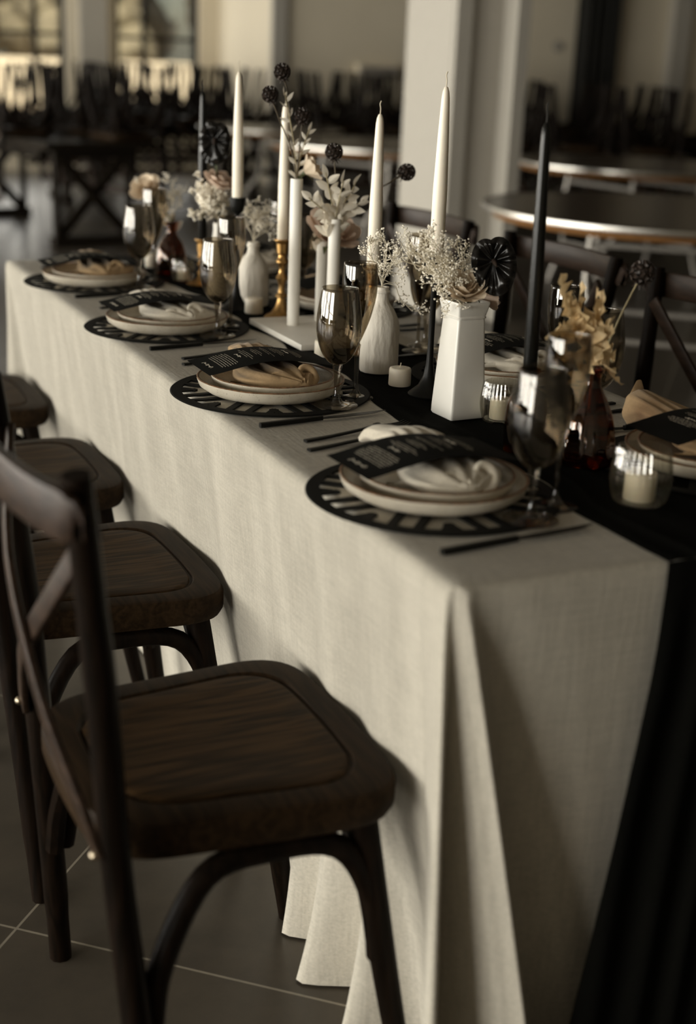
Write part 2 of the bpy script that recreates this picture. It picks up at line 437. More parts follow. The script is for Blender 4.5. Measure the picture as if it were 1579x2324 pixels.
struct('trim_1', MB().box((STEP_X+0.07, STEP_Y-0.03, CZ/2), (0.16, 0.06, CZ)), M['trim'], smooth=False)
struct('trim_2', MB().box((3.22, FY-0.05, CZ/2), (0.30, 0.1, CZ)), M['trim'], smooth=False)
struct('trim_3', MB().box((9.75, STEP_Y-0.06, CZ/2), (0.25, 0.12, CZ)), M['trim'], smooth=False)
struct('baseboard_far_right', MB().box(((STEP_X+RX)/2, STEP_Y-0.012, 0.07), (RX-STEP_X-0.4, 0.024, 0.14)), M['trim'], smooth=False)
# boxed pillar: shaft, corner board, projecting pier
pil = thing('pillar', 'square boxed white pillar standing behind the set table', 'pillar', (2.95, 5.3, 0))
pil['kind'] = 'structure'
MB().box((-0.03, 0.01, CZ/2), (0.36, 0.50, CZ)).build('pillar_shaft', M['trim'], pil, smooth=False)
MB().box((-0.165, -0.262, CZ/2), (0.09, 0.035, CZ)).build('corner_board', M['trim'], pil, smooth=False)
MB().box((0.115, -0.31, CZ/2), (0.075, 0.14, CZ)).build('pier', M['trim'], pil, smooth=False)

# outdoors beyond the far windows
struct('ground', MB().box((4, 48, -0.15), (110, 67, 0.1)), M['ground'], smooth=False)
yw = MB().box((8, 33, 0.56), (40, 0.35, 1.12))
tag(yw.build('garden_wall', M['stucco'], smooth=False, loc=(0, 0, -0.1)), 'low pale sunlit wall outside beyond the far windows', 'wall')
def tree(x, y, h, w, label, seed):
    rnd = random.Random(seed)
    t = thing('tree', label, 'tree', (x, y, -0.1), 0, 'trees outside the far windows')
    MB().tube([(0, 0, 0), (0.1, 0, h*0.35), (0.05, 0.1, h*0.6)], [0.22, 0.17, 0.1], 8).build('trunk', M['bark'], t)
    cr_ = MB()
    for k in range(80):
        a = rnd.uniform(0, 2*PI); r = rnd.uniform(0, 1)**0.5*w; z = h*rnd.uniform(0.12, 1.0)
        q = len(cr_.v); s = rnd.uniform(0.5, 0.85)
        cr_.ico((r*math.cos(a), r*math.sin(a), z), s, 1)
        for i in range(q, len(cr_.v)):
            p = Vector(cr_.v[i]); cr_.v[i] = tuple(p + 0.35*Vector((noise.noise(p*1.7), noise.noise(p*1.7+Vector((9, 0, 0))), noise.noise(p*1.7+Vector((0, 9, 0))))))
    cr_.build('crown', M['foliage'], t)
for i, (x, y, h, w) in enumerate([(k*5.9-3.0, 38, 7.2+0.3*(k % 2), 1.9) for k in range(4)]+[(k*6.2-1.0, 46, 9, 2.1) for k in range(4)]):
    tree(x, y, h, w, 'leafy tree growing beyond the low wall outside', 40+i)

tag(MB().grid(lambda u, v: (u*0.58, 0.05*math.sin(u*34)+0.02*math.sin(u*61+2), v*3.4), 60, 4)
    .grid(lambda u, v: (u*0.58, 0.03+0.05*math.sin(u*34)+0.02*math.sin(u*61+2), v*3.4), 60, 4)
    .build('drape', M['drape'], loc=(8.29, STEP_Y-0.16, 0.02)), 'black floor-length drape hanging against the beige far wall', 'curtain')
th = thing('thermostat', 'small round thermostat on the beige wall left of black drape', 'thermostat', (8.13, STEP_Y, 1.52))
MB().tube([(0, 0, 0), (0, -0.022, 0)], 0.05, 24).build('thermostat_dial', M['trim'], th)
MB().tube([(0, -0.002, 0), (0, -0.012, 0)], 0.062, 24).build('thermostat_ring', M['steel'], th)
wbx = thing('wall_box', 'shallow dark box on the wall left of the pillar', 'box', (5.87, STEP_Y, 1.17))
MB().box((0, -0.05, 0), (0.48, 0.10, 0.16)).build('box_body', M['wall'], wbx, smooth=False, bevel=0.008)
MB().box((0, -0.104, 0), (0.43, 0.008, 0.11)).build('box_door', M['steel'], wbx, smooth=False)

# ------------------------------------------------------------------ cross-back chair
def rounded_poly(corners, r, n=8):
    out = []; N = len(corners)
    for i in range(N):
        p0, p1, p2 = Vector(corners[i-1]), Vector(corners[i]), Vector(corners[(i+1) % N])
        d0 = (p0-p1).normalized(); d1 = (p2-p1).normalized()
        a, b = p1+d0*r, p1+d1*r
        for k in range(n+1):
            t = k/n
            out.append((1-t)**2*a + 2*t*(1-t)*p1 + t*t*b)
    return out
def inset(poly, d):
    N = len(poly); out = []
    for i in range(N):
        t = (poly[(i+1) % N]-poly[i-1]); t = Vector((t.x, t.y)).normalized()
        out.append(Vector((poly[i].x - t.y*d, poly[i].y + t.x*d)))
    return out
def densify(poly, step=0.02):
    out = []; N = len(poly)
    for i in range(N):
        a, b = poly[i], poly[(i+1) % N]; k = max(1, int((b-a).length/step))
        for j in range(k): out.append(a.lerp(b, j/k))
    return out
def seat_ring(d, n=120):
    r = 0.088 if d < 0.03 else 0.080
    P = rounded_poly([(-0.18+d, -0.178+d), (0.200-d, -0.212+d), (0.208-d, 0.0), (0.200-d, 0.212-d), (-0.18+d, 0.178-d), (-0.19+d, 0)], r, 10)
    out = []
    for k in range(n):
        a = 2*PI*k/n; dx, dy = math.cos(a), math.sin(a); best = 0
        for i in range(len(P)):
            p, q = P[i], P[(i+1) % len(P)]; ex, ey = q.x-p.x, q.y-p.y
            den = dx*ey-dy*ex
            if abs(den) < 1e-12: continue
            t_ = (p.x*ey-p.y*ex)/den; u_ = (p.x*dy-p.y*dx)/den
            if t_ > 0 and -1e-9 <= u_ <= 1+1e-9: best = max(best, t_)
        out.append(Vector((dx*best, dy*best)))
    return out
ZS = 0.467
def make_chair(label, group):
    t = thing('crossback_chair', label, 'chair', (0, 0, 0), 0, group)
    rings = [(0.014, ZS-0.050), (0.004, ZS-0.046), (0.0, ZS-0.036), (0.0, ZS-0.010), (0.004, ZS-0.002), (0.010, ZS), (0.040, ZS), (0.043, ZS-0.004), (0.046, ZS-0.0045)]
    mb = MB(); n = 120
    for d, z in rings:
        mb.v += [(p.x, p.y, z) for p in seat_ring(d)]
    for i in range(len(rings)-1):
        mb.f += [(i*n+k, i*n+(k+1) % n, (i+1)*n+(k+1) % n, (i+1)*n+k) for k in range(n)]
    mb.f.append(tuple(range(n-1, -1, -1)))
    mb.f.append(tuple(range((len(rings)-1)*n, len(rings)*n)))
    mb.build('seat', M['rim_wood'], t)
    pn = MB()
    for d, z, k in [(0.046, ZS-0.0045, 1), (0.048, ZS-0.001, 1), (0.052, ZS+0.0002, 1), (0.052, ZS-0.002, 0.8)]:
        pn.v += [(p.x*k, p.y*k, z) for p in seat_ring(d)]
    for i in range(3):
        pn.f += [(i*n+k, i*n+(k+1) % n, (i+1)*n+(k+1) % n, (i+1)*n+k) for k in range(n)]
    pn.f.append(tuple(range(3*n, 4*n)))
    pn.build('seat_panel', M['seat_wood'], t)
    for s in (-1, 1):
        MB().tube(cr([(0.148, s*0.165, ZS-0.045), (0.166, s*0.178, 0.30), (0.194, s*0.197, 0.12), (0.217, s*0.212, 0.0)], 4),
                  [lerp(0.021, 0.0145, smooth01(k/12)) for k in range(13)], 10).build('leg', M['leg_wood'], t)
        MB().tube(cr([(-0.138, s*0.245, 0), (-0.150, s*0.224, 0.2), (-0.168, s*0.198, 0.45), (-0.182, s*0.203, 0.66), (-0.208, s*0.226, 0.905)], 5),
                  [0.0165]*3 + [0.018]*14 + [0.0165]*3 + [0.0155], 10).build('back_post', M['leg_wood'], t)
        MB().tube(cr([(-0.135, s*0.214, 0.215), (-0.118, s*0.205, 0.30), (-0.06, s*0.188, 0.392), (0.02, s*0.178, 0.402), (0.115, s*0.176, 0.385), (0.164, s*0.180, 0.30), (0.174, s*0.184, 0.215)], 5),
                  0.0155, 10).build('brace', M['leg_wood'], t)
        MB().slat(cr([(-0.186-0.004*s, s*0.196, 0.840), (-0.214-0.005*s, s*0.085, 0.715), (-0.214-0.005*s, -s*0.06, 0.60), (-0.196-0.003*s, -s*0.165, 0.505), (-0.186, -s*0.196, 0.452)], 6),
                  0.030, 0.009, (1, 0, 0)).build('cross_slat', M['slat_wood'], t)
        MB().ico((-0.192, s*0.199, 0.458), 0.006, 1).build('rivet', M['rivet'], t)
    MB().tube(cr([(-0.150, -0.205, 0.215), (-0.15, -0.17, 0.30), (-0.145, -0.10, 0.395), (-0.143, 0, 0.405), (-0.145, 0.10, 0.395), (-0.15, 0.17, 0.30), (-0.150, 0.205, 0.215)], 5), 0.0135, 8).build('brace', M['leg_wood'], t)
    MB().tube(cr([(0.174, -0.180, 0.215), (0.167, -0.155, 0.30), (0.156, -0.09, 0.395), (0.154, 0, 0.405), (0.156, 0.09, 0.395), (0.167, 0.155, 0.30), (0.174, 0.180, 0.215)], 5), 0.0135, 8).build('brace', M['leg_wood'], t)
    rail = cr([(-0.204, -0.250, 0.866), (-0.222, -0.240, 0.868), (-0.246, -0.15, 0.869), (-0.258, 0, 0.870), (-0.246, 0.15, 0.869), (-0.222, 0.240, 0.868), (-0.204, 0.250, 0.866)], 6)
    MB().slat(rail, [0.054 if 5 < k < len(rail)-6 else 0.044 for k in range(len(rail))], 0.014, (1, 0, 0.0)).build('top_rail', M['slat_wood'], t)
    return t
G_L = 'chairs along the left side of the set table'
G_R = 'chairs along the right side of the set table'
chair = make_chair('nearest dark wooden crossback chair, at the near end of the set table', G_L)
chair.location = (-0.180, 0.300, 0)
for y, x, rz, lab in [(0.945, -0.176, 0.01, 'brown wooden crossback chair second from the near end, left of the table'),
                      (1.545, -0.176, 0.0, 'brown wooden crossback chair third from the near end, its seat by the cloth'),
                      (2.200, -0.182, 0.0, 'farthest brown chair on the left side, cut by the photo edge')]:
    copy_tree(chair, (x, y, 0), rz, lab, G_L)
for y, lab in [(0.300, 'dark crossback chair at the right front corner behind the tan napkin'),
               (0.930, 'dark crossback chair behind the dried seed pod, its top rail facing us'),
               (1.530, 'dark crossback chair behind the tall black taper candle'),
               (2.190, 'farthest dark crossback chair on the right, in front of the pillar')]:
    copy_tree(chair, (0.914, y, 0), PI, lab, G_R)

# ------------------------------------------------------------------ background tables with upturned chairs
def trestle(name, label, c, length, width, rz, zt=0.70):
    t = thing(name, label, 'table', c, rz)
    MB().box((0, 0, zt-0.025), (width, length, 0.05)).build('tabletop', M['black_wood'], t, smooth=False, bevel=0.006)
    MB().box((0, 0, zt-0.085), (width-0.12, length-0.5, 0.07)).build('apron', M['black_wood'], t, smooth=False)
    for s in (-1, 1):
        y = s*(length/2-0.18); w = width*0.36
        e = MB().box((0, y, 0.035), (w*2.1, 0.09, 0.07)).build('trestle_foot', M['black_wood'], t, smooth=False, bevel=0.012)
        MB().box((0, y, zt-0.08), (w*2, 0.08, 0.06)).build('trestle_head', M['black_wood'], t, smooth=False)
        for q in (-1, 1):
            MB().slat([(-q*w*0.86, y+q*0.012, 0.06), (q*w*0.86, y+q*0.012, zt-0.09)], 0.07, 0.045, (0, 1, 0)).build('cross_brace', M['black_wood'], t)
        MB().slat([(-w*0.9, y, 0.06), (-w*0.9, y, zt-0.09)], 0.05, 0.05, (0, 1, 0)).build('leg', M['black_wood'], t)
        MB().slat([(w*0.9, y, 0.06), (w*0.9, y, zt-0.09)], 0.05, 0.05, (0, 1, 0)).build('leg', M['black_wood'], t)
    return t
def upturned(lx, ly, zt, rz, label, group, lift=0.0):
    c = copy_tree(chair, (lx, ly, zt+ZS+0.001+lift), 0, label, group)
    c.rotation_euler = (PI, 0, rz)
    return c
rnd = random.Random(3)
ZB = 0.70
BG = [  # label of the table, centre, length, rotation, chairs per side (near side of local x, far side), label of its chairs
 ('dark trestle table with crossed end legs below the left windows', (1.50, 8.95), 2.1, 0.22, 2, 4, 'dark crossback chair upturned on the trestle table below the left windows'),
 ('dark trestle table behind, cut by the left photo edge', (0.95, 12.0), 2.1, 0.05, 4, 4, 'dark crossback chair upturned on the farthest table at left'),
 ('dark table of upturned chairs under the narrow far window', (3.00, 10.95), 2.1, PI/2, 4, 4, 'dark crossback chair upturned on the table under the narrow far window'),
 ('dark table of upturned chairs against the bright wall', (3.62, 12.85), 1.7, PI/2, 3, 3, 'dark crossback chair upturned in front of the bright wall'),
 ('dark table of upturned chairs left of the white pillar', (4.85, 9.75), 1.7, PI/2-0.35, 3, 3, 'dark crossback chair upturned on the table left of the pillar'),
 ('dark table of upturned chairs behind the one left of the pillar', (5.35, 11.4), 1.7, PI/2-0.2, 3, 3, 'dark crossback chair upturned on the rear table left of the pillar'),
 ('dark table of upturned chairs just right of the pillar', (5.45, 7.9), 1.7, PI/2-0.5, 3, 3, 'dark crossback chair upturned just right of the pillar'),
 ('dark table of upturned chairs below the thermostat', (6.75, 10.1), 1.7, PI/2-0.5, 3, 3, 'dark crossback chair upturned below the thermostat'),
 ('dark table of upturned chairs right of the black drape', (7.05, 8.55), 1.7, PI/2-0.6, 3, 3, 'dark crossback chair upturned right of the black drape'),
 ('dark table of upturned chairs at the right photo edge', (7.75, 6.9), 1.7, PI/2-0.6, 3, 3, 'dark crossback chair upturned at the right photo edge'),
]
for lab, c, ln, rz, n_minus, n_plus, clab in BG:
    wd = 0.84
    trestle('trestle_table', lab, (c[0], c[1], 0), ln, wd, rz, ZB)
    for sgn, n_ in ((-1, n_minus), (1, n_plus)):
        for k in range(n_):
            u = (k-(n_-1)/2)*0.525; v = sgn*(wd/2-0.125)      # the seat lies on the top, the back hangs down over the edge
            p = Matrix.Rotation(rz, 2) @ Vector((v, u))
            upturned(c[0]+p.x, c[1]+p.y, ZB, rz+(PI if sgn > 0 else 0)+rnd.uniform(-0.02, 0.02), clab, clab.replace('chair', 'chairs'))

def round_table(label, c, R, rz, plywood=True):
    t = thing('round_folding_table', label, 'table', (c[0], c[1], 0), rz)
    MB().lathe([(0.0, 0.748), (R-0.012, 0.748), (R-0.004, 0.7485)], 64).lathe([(R-0.004, 0.732), (R-0.012, 0.732), (0, 0.732)], 64).build('tabletop', M['ply'], t)
    MB().lathe([(R-0.006, 0.7505), (R, 0.748), (R+0.002, 0.740), (R, 0.730), (R-0.006, 0.7285)], 64).build('metal_edge', M['alu'], t)
    MB().lathe([(R-0.02, 0.7315), (R-0.05, 0.700), (R-0.07, 0.700), (R-0.07, 0.7315)], 64).build('apron', M['ply_edge'], t)
    for s in (-1, 1):
        f = MB()
        for q in (-1, 1):
            f.tube(cr([(s*0.26, q*0.30, 0.72), (s*0.30, q*0.30, 0.42), (s*0.36, q*0.20, 0.25), (s*0.40, q*0.26, 0.0)], 4), 0.014, 8)
        f.tube([(s*0.27, -0.30, 0.62), (s*0.27, 0.30, 0.62)], 0.012, 8)
        f.tube([(s*0.36, -0.20, 0.25), (s*0.36, 0.20, 0.25)], 0.012, 8)
        f.build('wishbone_leg', M['steel'], t)
    return t
round_table('round folding table with metal edge behind the right chairs', (2.95, 3.46), 0.79, 0.9)
round_table('round folding table standing farther back, right of the pillar', (4.55, 5.9), 0.76, 0.1)
round_table('round folding table seen between the candles left of the pillar', (3.55, 7.45), 0.80, 0.4)
round_table('round folding table farthest back, beside the white taper candle', (3.42, 9.2), 0.58, 0.2)

# ------------------------------------------------------------------ tablecloth
def cloth():
    cols = []      # (top xy, bottom xy, late xy offset that grows near the floor)
    def left_off(y):
        b = 0.088 + 0.008*math.sin(y*9.0) + 0.006*math.sin(y*21+1)
        pts = [(0.0, 0.0), (0.10, 0.0), (0.17, 0.012), (0.23, -0.090), (0.29, -0.010), (0.355, -0.105), (0.42, -0.020), (0.47, -0.065), (0.54, 0.035), (0.62, -0.020), (0.74, 0.0), (3, 0)]
        late = 0
        for (a, va), (c, vc) in zip(pts, pts[1:]):
            if a <= y < c: late = lerp(va, vc, smooth01((y-a)/(c-a)))
        return b, late
    N = 190
    for i in range(N):
        y = lerp(TL-0.03, 0.075, i/(N-1)); b, late = left_off(y)
        cols.append(((0, y), (b, y), (late, 0)))
    # near left corner: the spare cloth falls in two ridges with deep valleys between them
    fan_b = [(0.066, 0.085), (0.030, 0.035), (-0.020, -0.045), (-0.004, -0.056), (0.034, 0.055), (0.052, 0.062), (0.120, -0.070), (0.140, -0.078), (0.168, 0.030), (0.205, 0.060), (0.250, 0.030), (0.30, 0.016)]
    fan_t = [(0, 0.075), (0, 0.050), (0.000, 0.022), (0.001, 0.016), (0.008, 0.012), (0.010, 0.010), (0.016, 0.004), (0.021, 0.001), (0.036, 0.003), (0.060, 0.003), (0.10, 0.001), (0.15, 0)]
    B = cr([(*p, 0) for p in fan_b], 7); T = cr([(*p, 0) for p in fan_t], 7)
    for p, q in list(zip(T, B))[1:]:
        cols.append(((p.x, p.y), (q.x, q.y), (0, 0)))
    for i in range(1, 50):
        x = lerp(0.15, TW-0.06, i/49); xb = lerp(0.30, TW-0.05, i/49)
        cols.append(((x, 0), (xb, 0.016+0.012*math.sin(x*30)*smooth01((x-0.2)*6)), (0, 0)))
    fan_t2 = [(TW-0.06, 0), (TW-0.02, 0.0), (TW-0.004, 0.006), (TW, 0.02), (TW, 0.06)]
    fan_b2 = [(TW-0.05, 0.02), (TW+0.02, -0.05), (TW+0.0, 0.01), (TW+0.06, 0.0), (TW-0.02, 0.10)]
    for p, q in list(zip(cr([(*p, 0) for p in fan_t2], 6), cr([(*p, 0) for p in fan_b2], 6)))[1:]:
        cols.append(((p.x, p.y), (q.x, q.y), (0, 0)))
    for i in range(1, 100):
        y = lerp(0.06, TL-0.06, i/99)
        cols.append(((TW, y), (TW-0.090+0.008*math.sin(y*11), lerp(0.10, TL-0.06, i/99)), (0, 0)))
    for p, q in list(zip(cr([(TW, TL-0.06, 0), (TW, TL-0.02, 0), (TW-0.02, TL, 0), (TW-0.06, TL, 0)], 6), cr([(TW-0.090, TL-0.06, 0), (TW+0.06, TL+0.02, 0), (TW-0.01, TL+0.06, 0), (TW-0.06, TL-0.02, 0)], 6)))[1:]:
        cols.append(((p.x, p.y), (q.x, q.y), (0, 0)))
    for i in range(1, 40):
        x = lerp(TW-0.06, 0.06, i/39)
        cols.append(((x, TL), (x, TL-0.02+0.01*math.sin(x*25)), (0, 0)))
    for p, q in list(zip(cr([(0.06, TL, 0), (0.02, TL, 0), (0, TL-0.01, 0), (0, TL-0.03, 0)], 6), cr([(0.06, TL-0.02, 0), (0.02, TL+0.04, 0), (0.0, TL+0.04, 0), (0.045, TL-0.03, 0)], 6)))[1:-1]:
        cols.append(((p.x, p.y), (q.x, q.y), (0, 0)))
    n = len(cols); mb = MB(); cx, cy = TW/2, TL/2
    def inward(p, d):
        return (min(max(p[0], d), TW-d), min(max(p[1], d), TL-d))
    rows = []
    rows.append([(*inward(c[0], 0.030), ZT) for c in cols])
    rows.append([(*inward(c[0], 0.014), ZT) for c in cols])
    rows.append([(*inward(c[0], 0.006), ZT-0.002) for c in cols])
    rows.append([(*inward(c[0], 0.001), ZT-0.008) for c in cols])
    R_ = 40
    for r in range(R_):
        t = (r/(R_-1)); z = lerp(ZT-0.020, 0.004, t); g = t**0.95
        ring = []
        for k, (a, b, o) in enumerate(cols):
            lt = t**2.6
            x = lerp(a[0], b[0], g) + o[0]*lt; y = lerp(a[1], b[1], g) + o[1]*lt
            if a[0] == 0 and a[1] > 0.08:      # soft creases on the long side
                x += (0.0035*math.sin(y*14+t*3)+0.0025*math.sin(y*31-t*5+1.3))*math.sin(PI*min(1, t*1.4))*smooth01((a[1]-0.08)*5)
            ring.append((x, y, z))
        rows.append(ring)
    mb.v = [p for r in rows for p in r]
    for r in range(len(rows)-1):
        mb.f += [(r*n+k, r*n+(k+1) % n, (r+1)*n+(k+1) % n, (r+1)*n+k) for k in range(n)]
    mb.f.append(tuple(range(n)))
    return mb
o = cloth().build('tablecloth', M['cloth'], angle=180)
tag(o, 'floor-length cream linen tablecloth draped over the long set table', 'tablecloth')
# ------------------------------------------------------------------ runner
PX = 0.138
LEFT_Y = [0.307, 0.886, 1.462, 2.042]
RIGHT_Y = [0.307, 0.886, 1.600, 2.160]
FLAT = [(TW-PX, y) for y in RIGHT_Y] + [(PX, y) for y in LEFT_Y]      # the gauze lies flat under the placemats
def runner():
    mb = MB()
    L = [(-0.004, 0.281), (0.05, 0.279), (0.18, 0.279), (0.338, 0.312), (0.45, 0.290), (0.545, 0.267), (0.711, 0.264), (0.878, 0.300), (1.00, 0.315), (1.16, 0.292), (1.298, 0.318), (1.42, 0.296), (1.56, 0.318), (1.69, 0.340), (2.0, 0.305), (2.45, 0.300)]
    Rr = [(-0.004, 0.60), (0.2, 0.535), (0.39, 0.512), (0.465, 0.515), (0.6, 0.50), (0.76, 0.53), (1.05, 0.545), (1.3, 0.535), (1.7, 0.50), (2.45, 0.50)]
    def ev(T, y):
        for (a, va), (b, vb) in zip(T, T[1:]):
            if y <= b: return lerp(va, vb, smooth01((y-a)/(b-a)))
        return T[-1][1]
    def fold(u, y):
        f = 0.5+0.5*math.sin(u*34+5*noise.noise(Vector((u*2, y*1.7, 0)))+y*2)
        for (sx, sy) in FLAT:
            d = math.hypot(lerp(ev(L, y), ev(Rr, y), u)-sx, y-sy)
            f *= smooth01((d-0.172)/0.03)
        return f*f*(0.35+0.65*abs(noise.noise(Vector((u*3, y*2.5, 4)))))
    def top(u, v):
        y = lerp(-0.004, TL+0.004, v); a, b = ev(L, y), ev(Rr, y)
        w = 0.012*noise.noise(Vector((0, y*9, 1)))*(1-u)
        edge = min(1, u*14, (1-u)*14)
        return (lerp(a+w, b, u), y, ZT+0.0008+0.0065*fold(u, y)*edge + 0.004*smooth01(1-u*12)*0)
    mb.grid(top, 60, 200)
    def hang(sgn):
        def fn(u, v):
            z = lerp(ZT-0.002, 0.06, v); d = 0.006+0.006*min(1, v*8)+0.030*v
            xl = 0.281-0.16*(ZT-z); xr = 0.600-0.02*(ZT-z)
            y0 = -d if sgn < 0 else TL+d
            f = 0.012*min(1, v*5)*(0.5+0.5*math.sin(u*38+2.2*noise.noise(Vector((u*2, v*1.5, 7)))))
            if v == 0: return (lerp(0.281, 0.60 if sgn < 0 else 0.50, u), (-0.004 if sgn < 0 else TL+0.004), ZT+0.0006)
            return (lerp(xl, xr, u), y0 + sgn*f, z)
        return fn
    mb.grid(hang(-1), 70, 30); mb.grid(hang(1), 50, 14)
    return mb
tag(runner().build('table_runner', M['runner'], angle=180), 'black gauze runner rumpled along the middle of the table, hanging over its end', 'table runner')

# ------------------------------------------------------------------ place settings
WHO = {('L', 0): 'at the nearest left setting', ('L', 1): 'at the second, sharpest left setting', ('L', 2): 'at the third left setting',
       ('L', 3): 'at the farthest left setting', ('R', 0): 'at the nearest right setting', ('R', 1): 'at the setting behind the square vase',
       ('R', 2): 'at the third right setting', ('R', 3): 'at the farthest right setting'}
def placemat_mesh():
    mb = MB()
    mb.lathe([(0.149, 0.0002), (0.149, 0.003), (0.166, 0.003), (0.168, 0.0016), (0.166, 0.0002), (0.149, 0.0002)], 72)
    mb.lathe([(0.06, 0.0002), (0.06, 0.003), (0.082, 0.003), (0.082, 0.0002), (0.06, 0.0002)], 48)
    for k in range(8):
        a = k*PI/4 + 0.06; ca, sa = math.cos(a), math.sin(a)
        for off in (-0.0495, -0.0165, 0.0165, 0.0495):
            r0 = max(0.075, abs(off)/0.414-0.006); r1 = math.sqrt(0.151**2-off**2)
            if r1-r0 < 0.01: continue
            rm = (r0+r1)/2
            mb.box((ca*rm-sa*off, sa*rm+ca*off, 0.0016), (r1-r0, 0.0115, 0.0026), a)
    return mb
mat_me = placemat_mesh().mesh('placemat', M['mat_black'], angle=30)
def plate(R, h, label, loc, group):
    t = thing('dinner_plate' if R > 0.11 else 'salad_plate', label, 'plate', loc, random.uniform(0, 6), group)
    prof = [(0.0, 0.0), (R*0.80, 0.0), (R*0.86, 0.002), (R*0.965, h*0.45), (R*0.995, h*0.85), (R-0.0006, h-0.0008)]
    top = [(R-0.0042, h-0.0008), (R*0.955, h*0.75), (R*0.90, 0.0085), (R*0.82, 0.0052), (0, 0.005)]
    MB().lathe(prof, 64).lathe(top, 64).build('plate_body', M['plate'], t)
    MB().lathe([(R-0.0008, h-0.0016), (R-0.0002, h-0.0004), (R-0.0016, h+0.0006), (R-0.0034, h+0.0004), (R-0.0044, h-0.0014)], 64, mod=lambda a, z: 1+0.0012*math.sin(a*5)+0.0008*math.sin(a*13)).build('plate_rim', M['plate_rim'], t)
    return t
def napkin(name, mat, label, loc, rz, group, peak=0.0, seed=0):
    rnd = random.Random(seed)
    st = [(0.215, 0.008, 0.016, 0.006), (0.190, 0.020, 0.030+peak, 0.012), (0.150, 0.027, 0.036+peak*0.7, 0.013), (0.105, 0.034, 0.048, 0.011), (0.060, 0.045, 0.043, 0.013),
          (0.01, 0.062, 0.032, 0.016), (-0.035, 0.066, 0.030, 0.018), (-0.066, 0.050, 0.029, 0.017), (-0.078, 0.028, 0.029, 0.011), (-0.085, 0.010, 0.028, 0.006)]
    if peak:      # the loose end stands up as a folded peak
        st[:4] = [(0.186, 0.005, 0.036+peak, 0.003), (0.180, 0.017, 0.020+peak*0.8, 0.012), (0.166, 0.032, 0.040, 0.030), (0.120, 0.036, 0.048, 0.016)]
    S = cr([(a, b, c) for a, b, c, d in st], 5); D = cr([(d, 0, 0) for a, b, c, d in st], 5)
    n = 44; mb = MB()
    for i, (p, d) in enumerate(zip(S, D)):
        y, w, z = p; th_ = d.x; f = i/(len(S)-1)
        cx = 0.012*math.sin(f*5+seed) + 0.02*f
        for k in range(n):
            a = 2*PI*k/n; u = math.cos(a); s = math.sin(a)
            pl = (0.0042*math.sin(u*13+f*4+seed) + 0.0022*math.sin(u*24-f*7))*smooth01(f*2.2-0.25)*max(0, s)
            mb.v.append((cx+u*w*(1+0.05*math.sin(f*17+k)), y, max(0.014 if y < 0.09 and y > -0.09 else 0.0, z + (abs(s)**0.8)*(1 if s > 0 else -1)*th_ + pl)))
    L = len(S)
    mb.f += [(i*n+k, i*n+(k+1) % n, (i+1)*n+(k+1) % n, (i+1)*n+k) for i in range(L-1) for k in range(n)]
    mb.f += [tuple(range(n-1, -1, -1)), tuple(range((L-1)*n, L*n))]
    t = thing(name, label, 'napkin', loc, rz, group)
    mb.build('folded_cloth', mat, t, angle=120)
    # the gathered end curls round itself, loose pleats running into it
    cu = MB(); pts = []; rad = []
    for k in range(26):
        a = -2.4+k*0.27; r = 0.020-0.00055*k
        pts.append((0.034+r*math.cos(a), -0.066+0.45*r*math.sin(a), 0.036+0.85*r*math.sin(a)+0.0004*k)); rad.append(0.0095-0.00022*k)
    cu.tube(pts, rad, 10, sq=0.8)
    for q in range(6):
        x0 = -0.075+0.010*q; cu.tube(cr([(x0, -0.01-0.008*q, 0.022+0.003*q), (x0*0.45, -0.04-0.004*q, 0.029+0.003*q), (0.02, -0.068, 0.034)], 6), [0.002+0.0035*(k/12) for k in range(13)], 8)
    cu.build('gathered_end', mat, t, angle=120)
    return t
CARD = (-0.122, 0.104, -0.046, 0.068)
def card_z(x, y):
    f = (x-CARD[0])/(CARD[1]-CARD[0])
    return 0.0425 + 0.016*math.sin(PI*f)**1.3 + 0.004*math.sin(PI*(y-CARD[2])/(CARD[3]-CARD[2]))*math.sin(PI*f) - 0.006*(1-f)*0.5
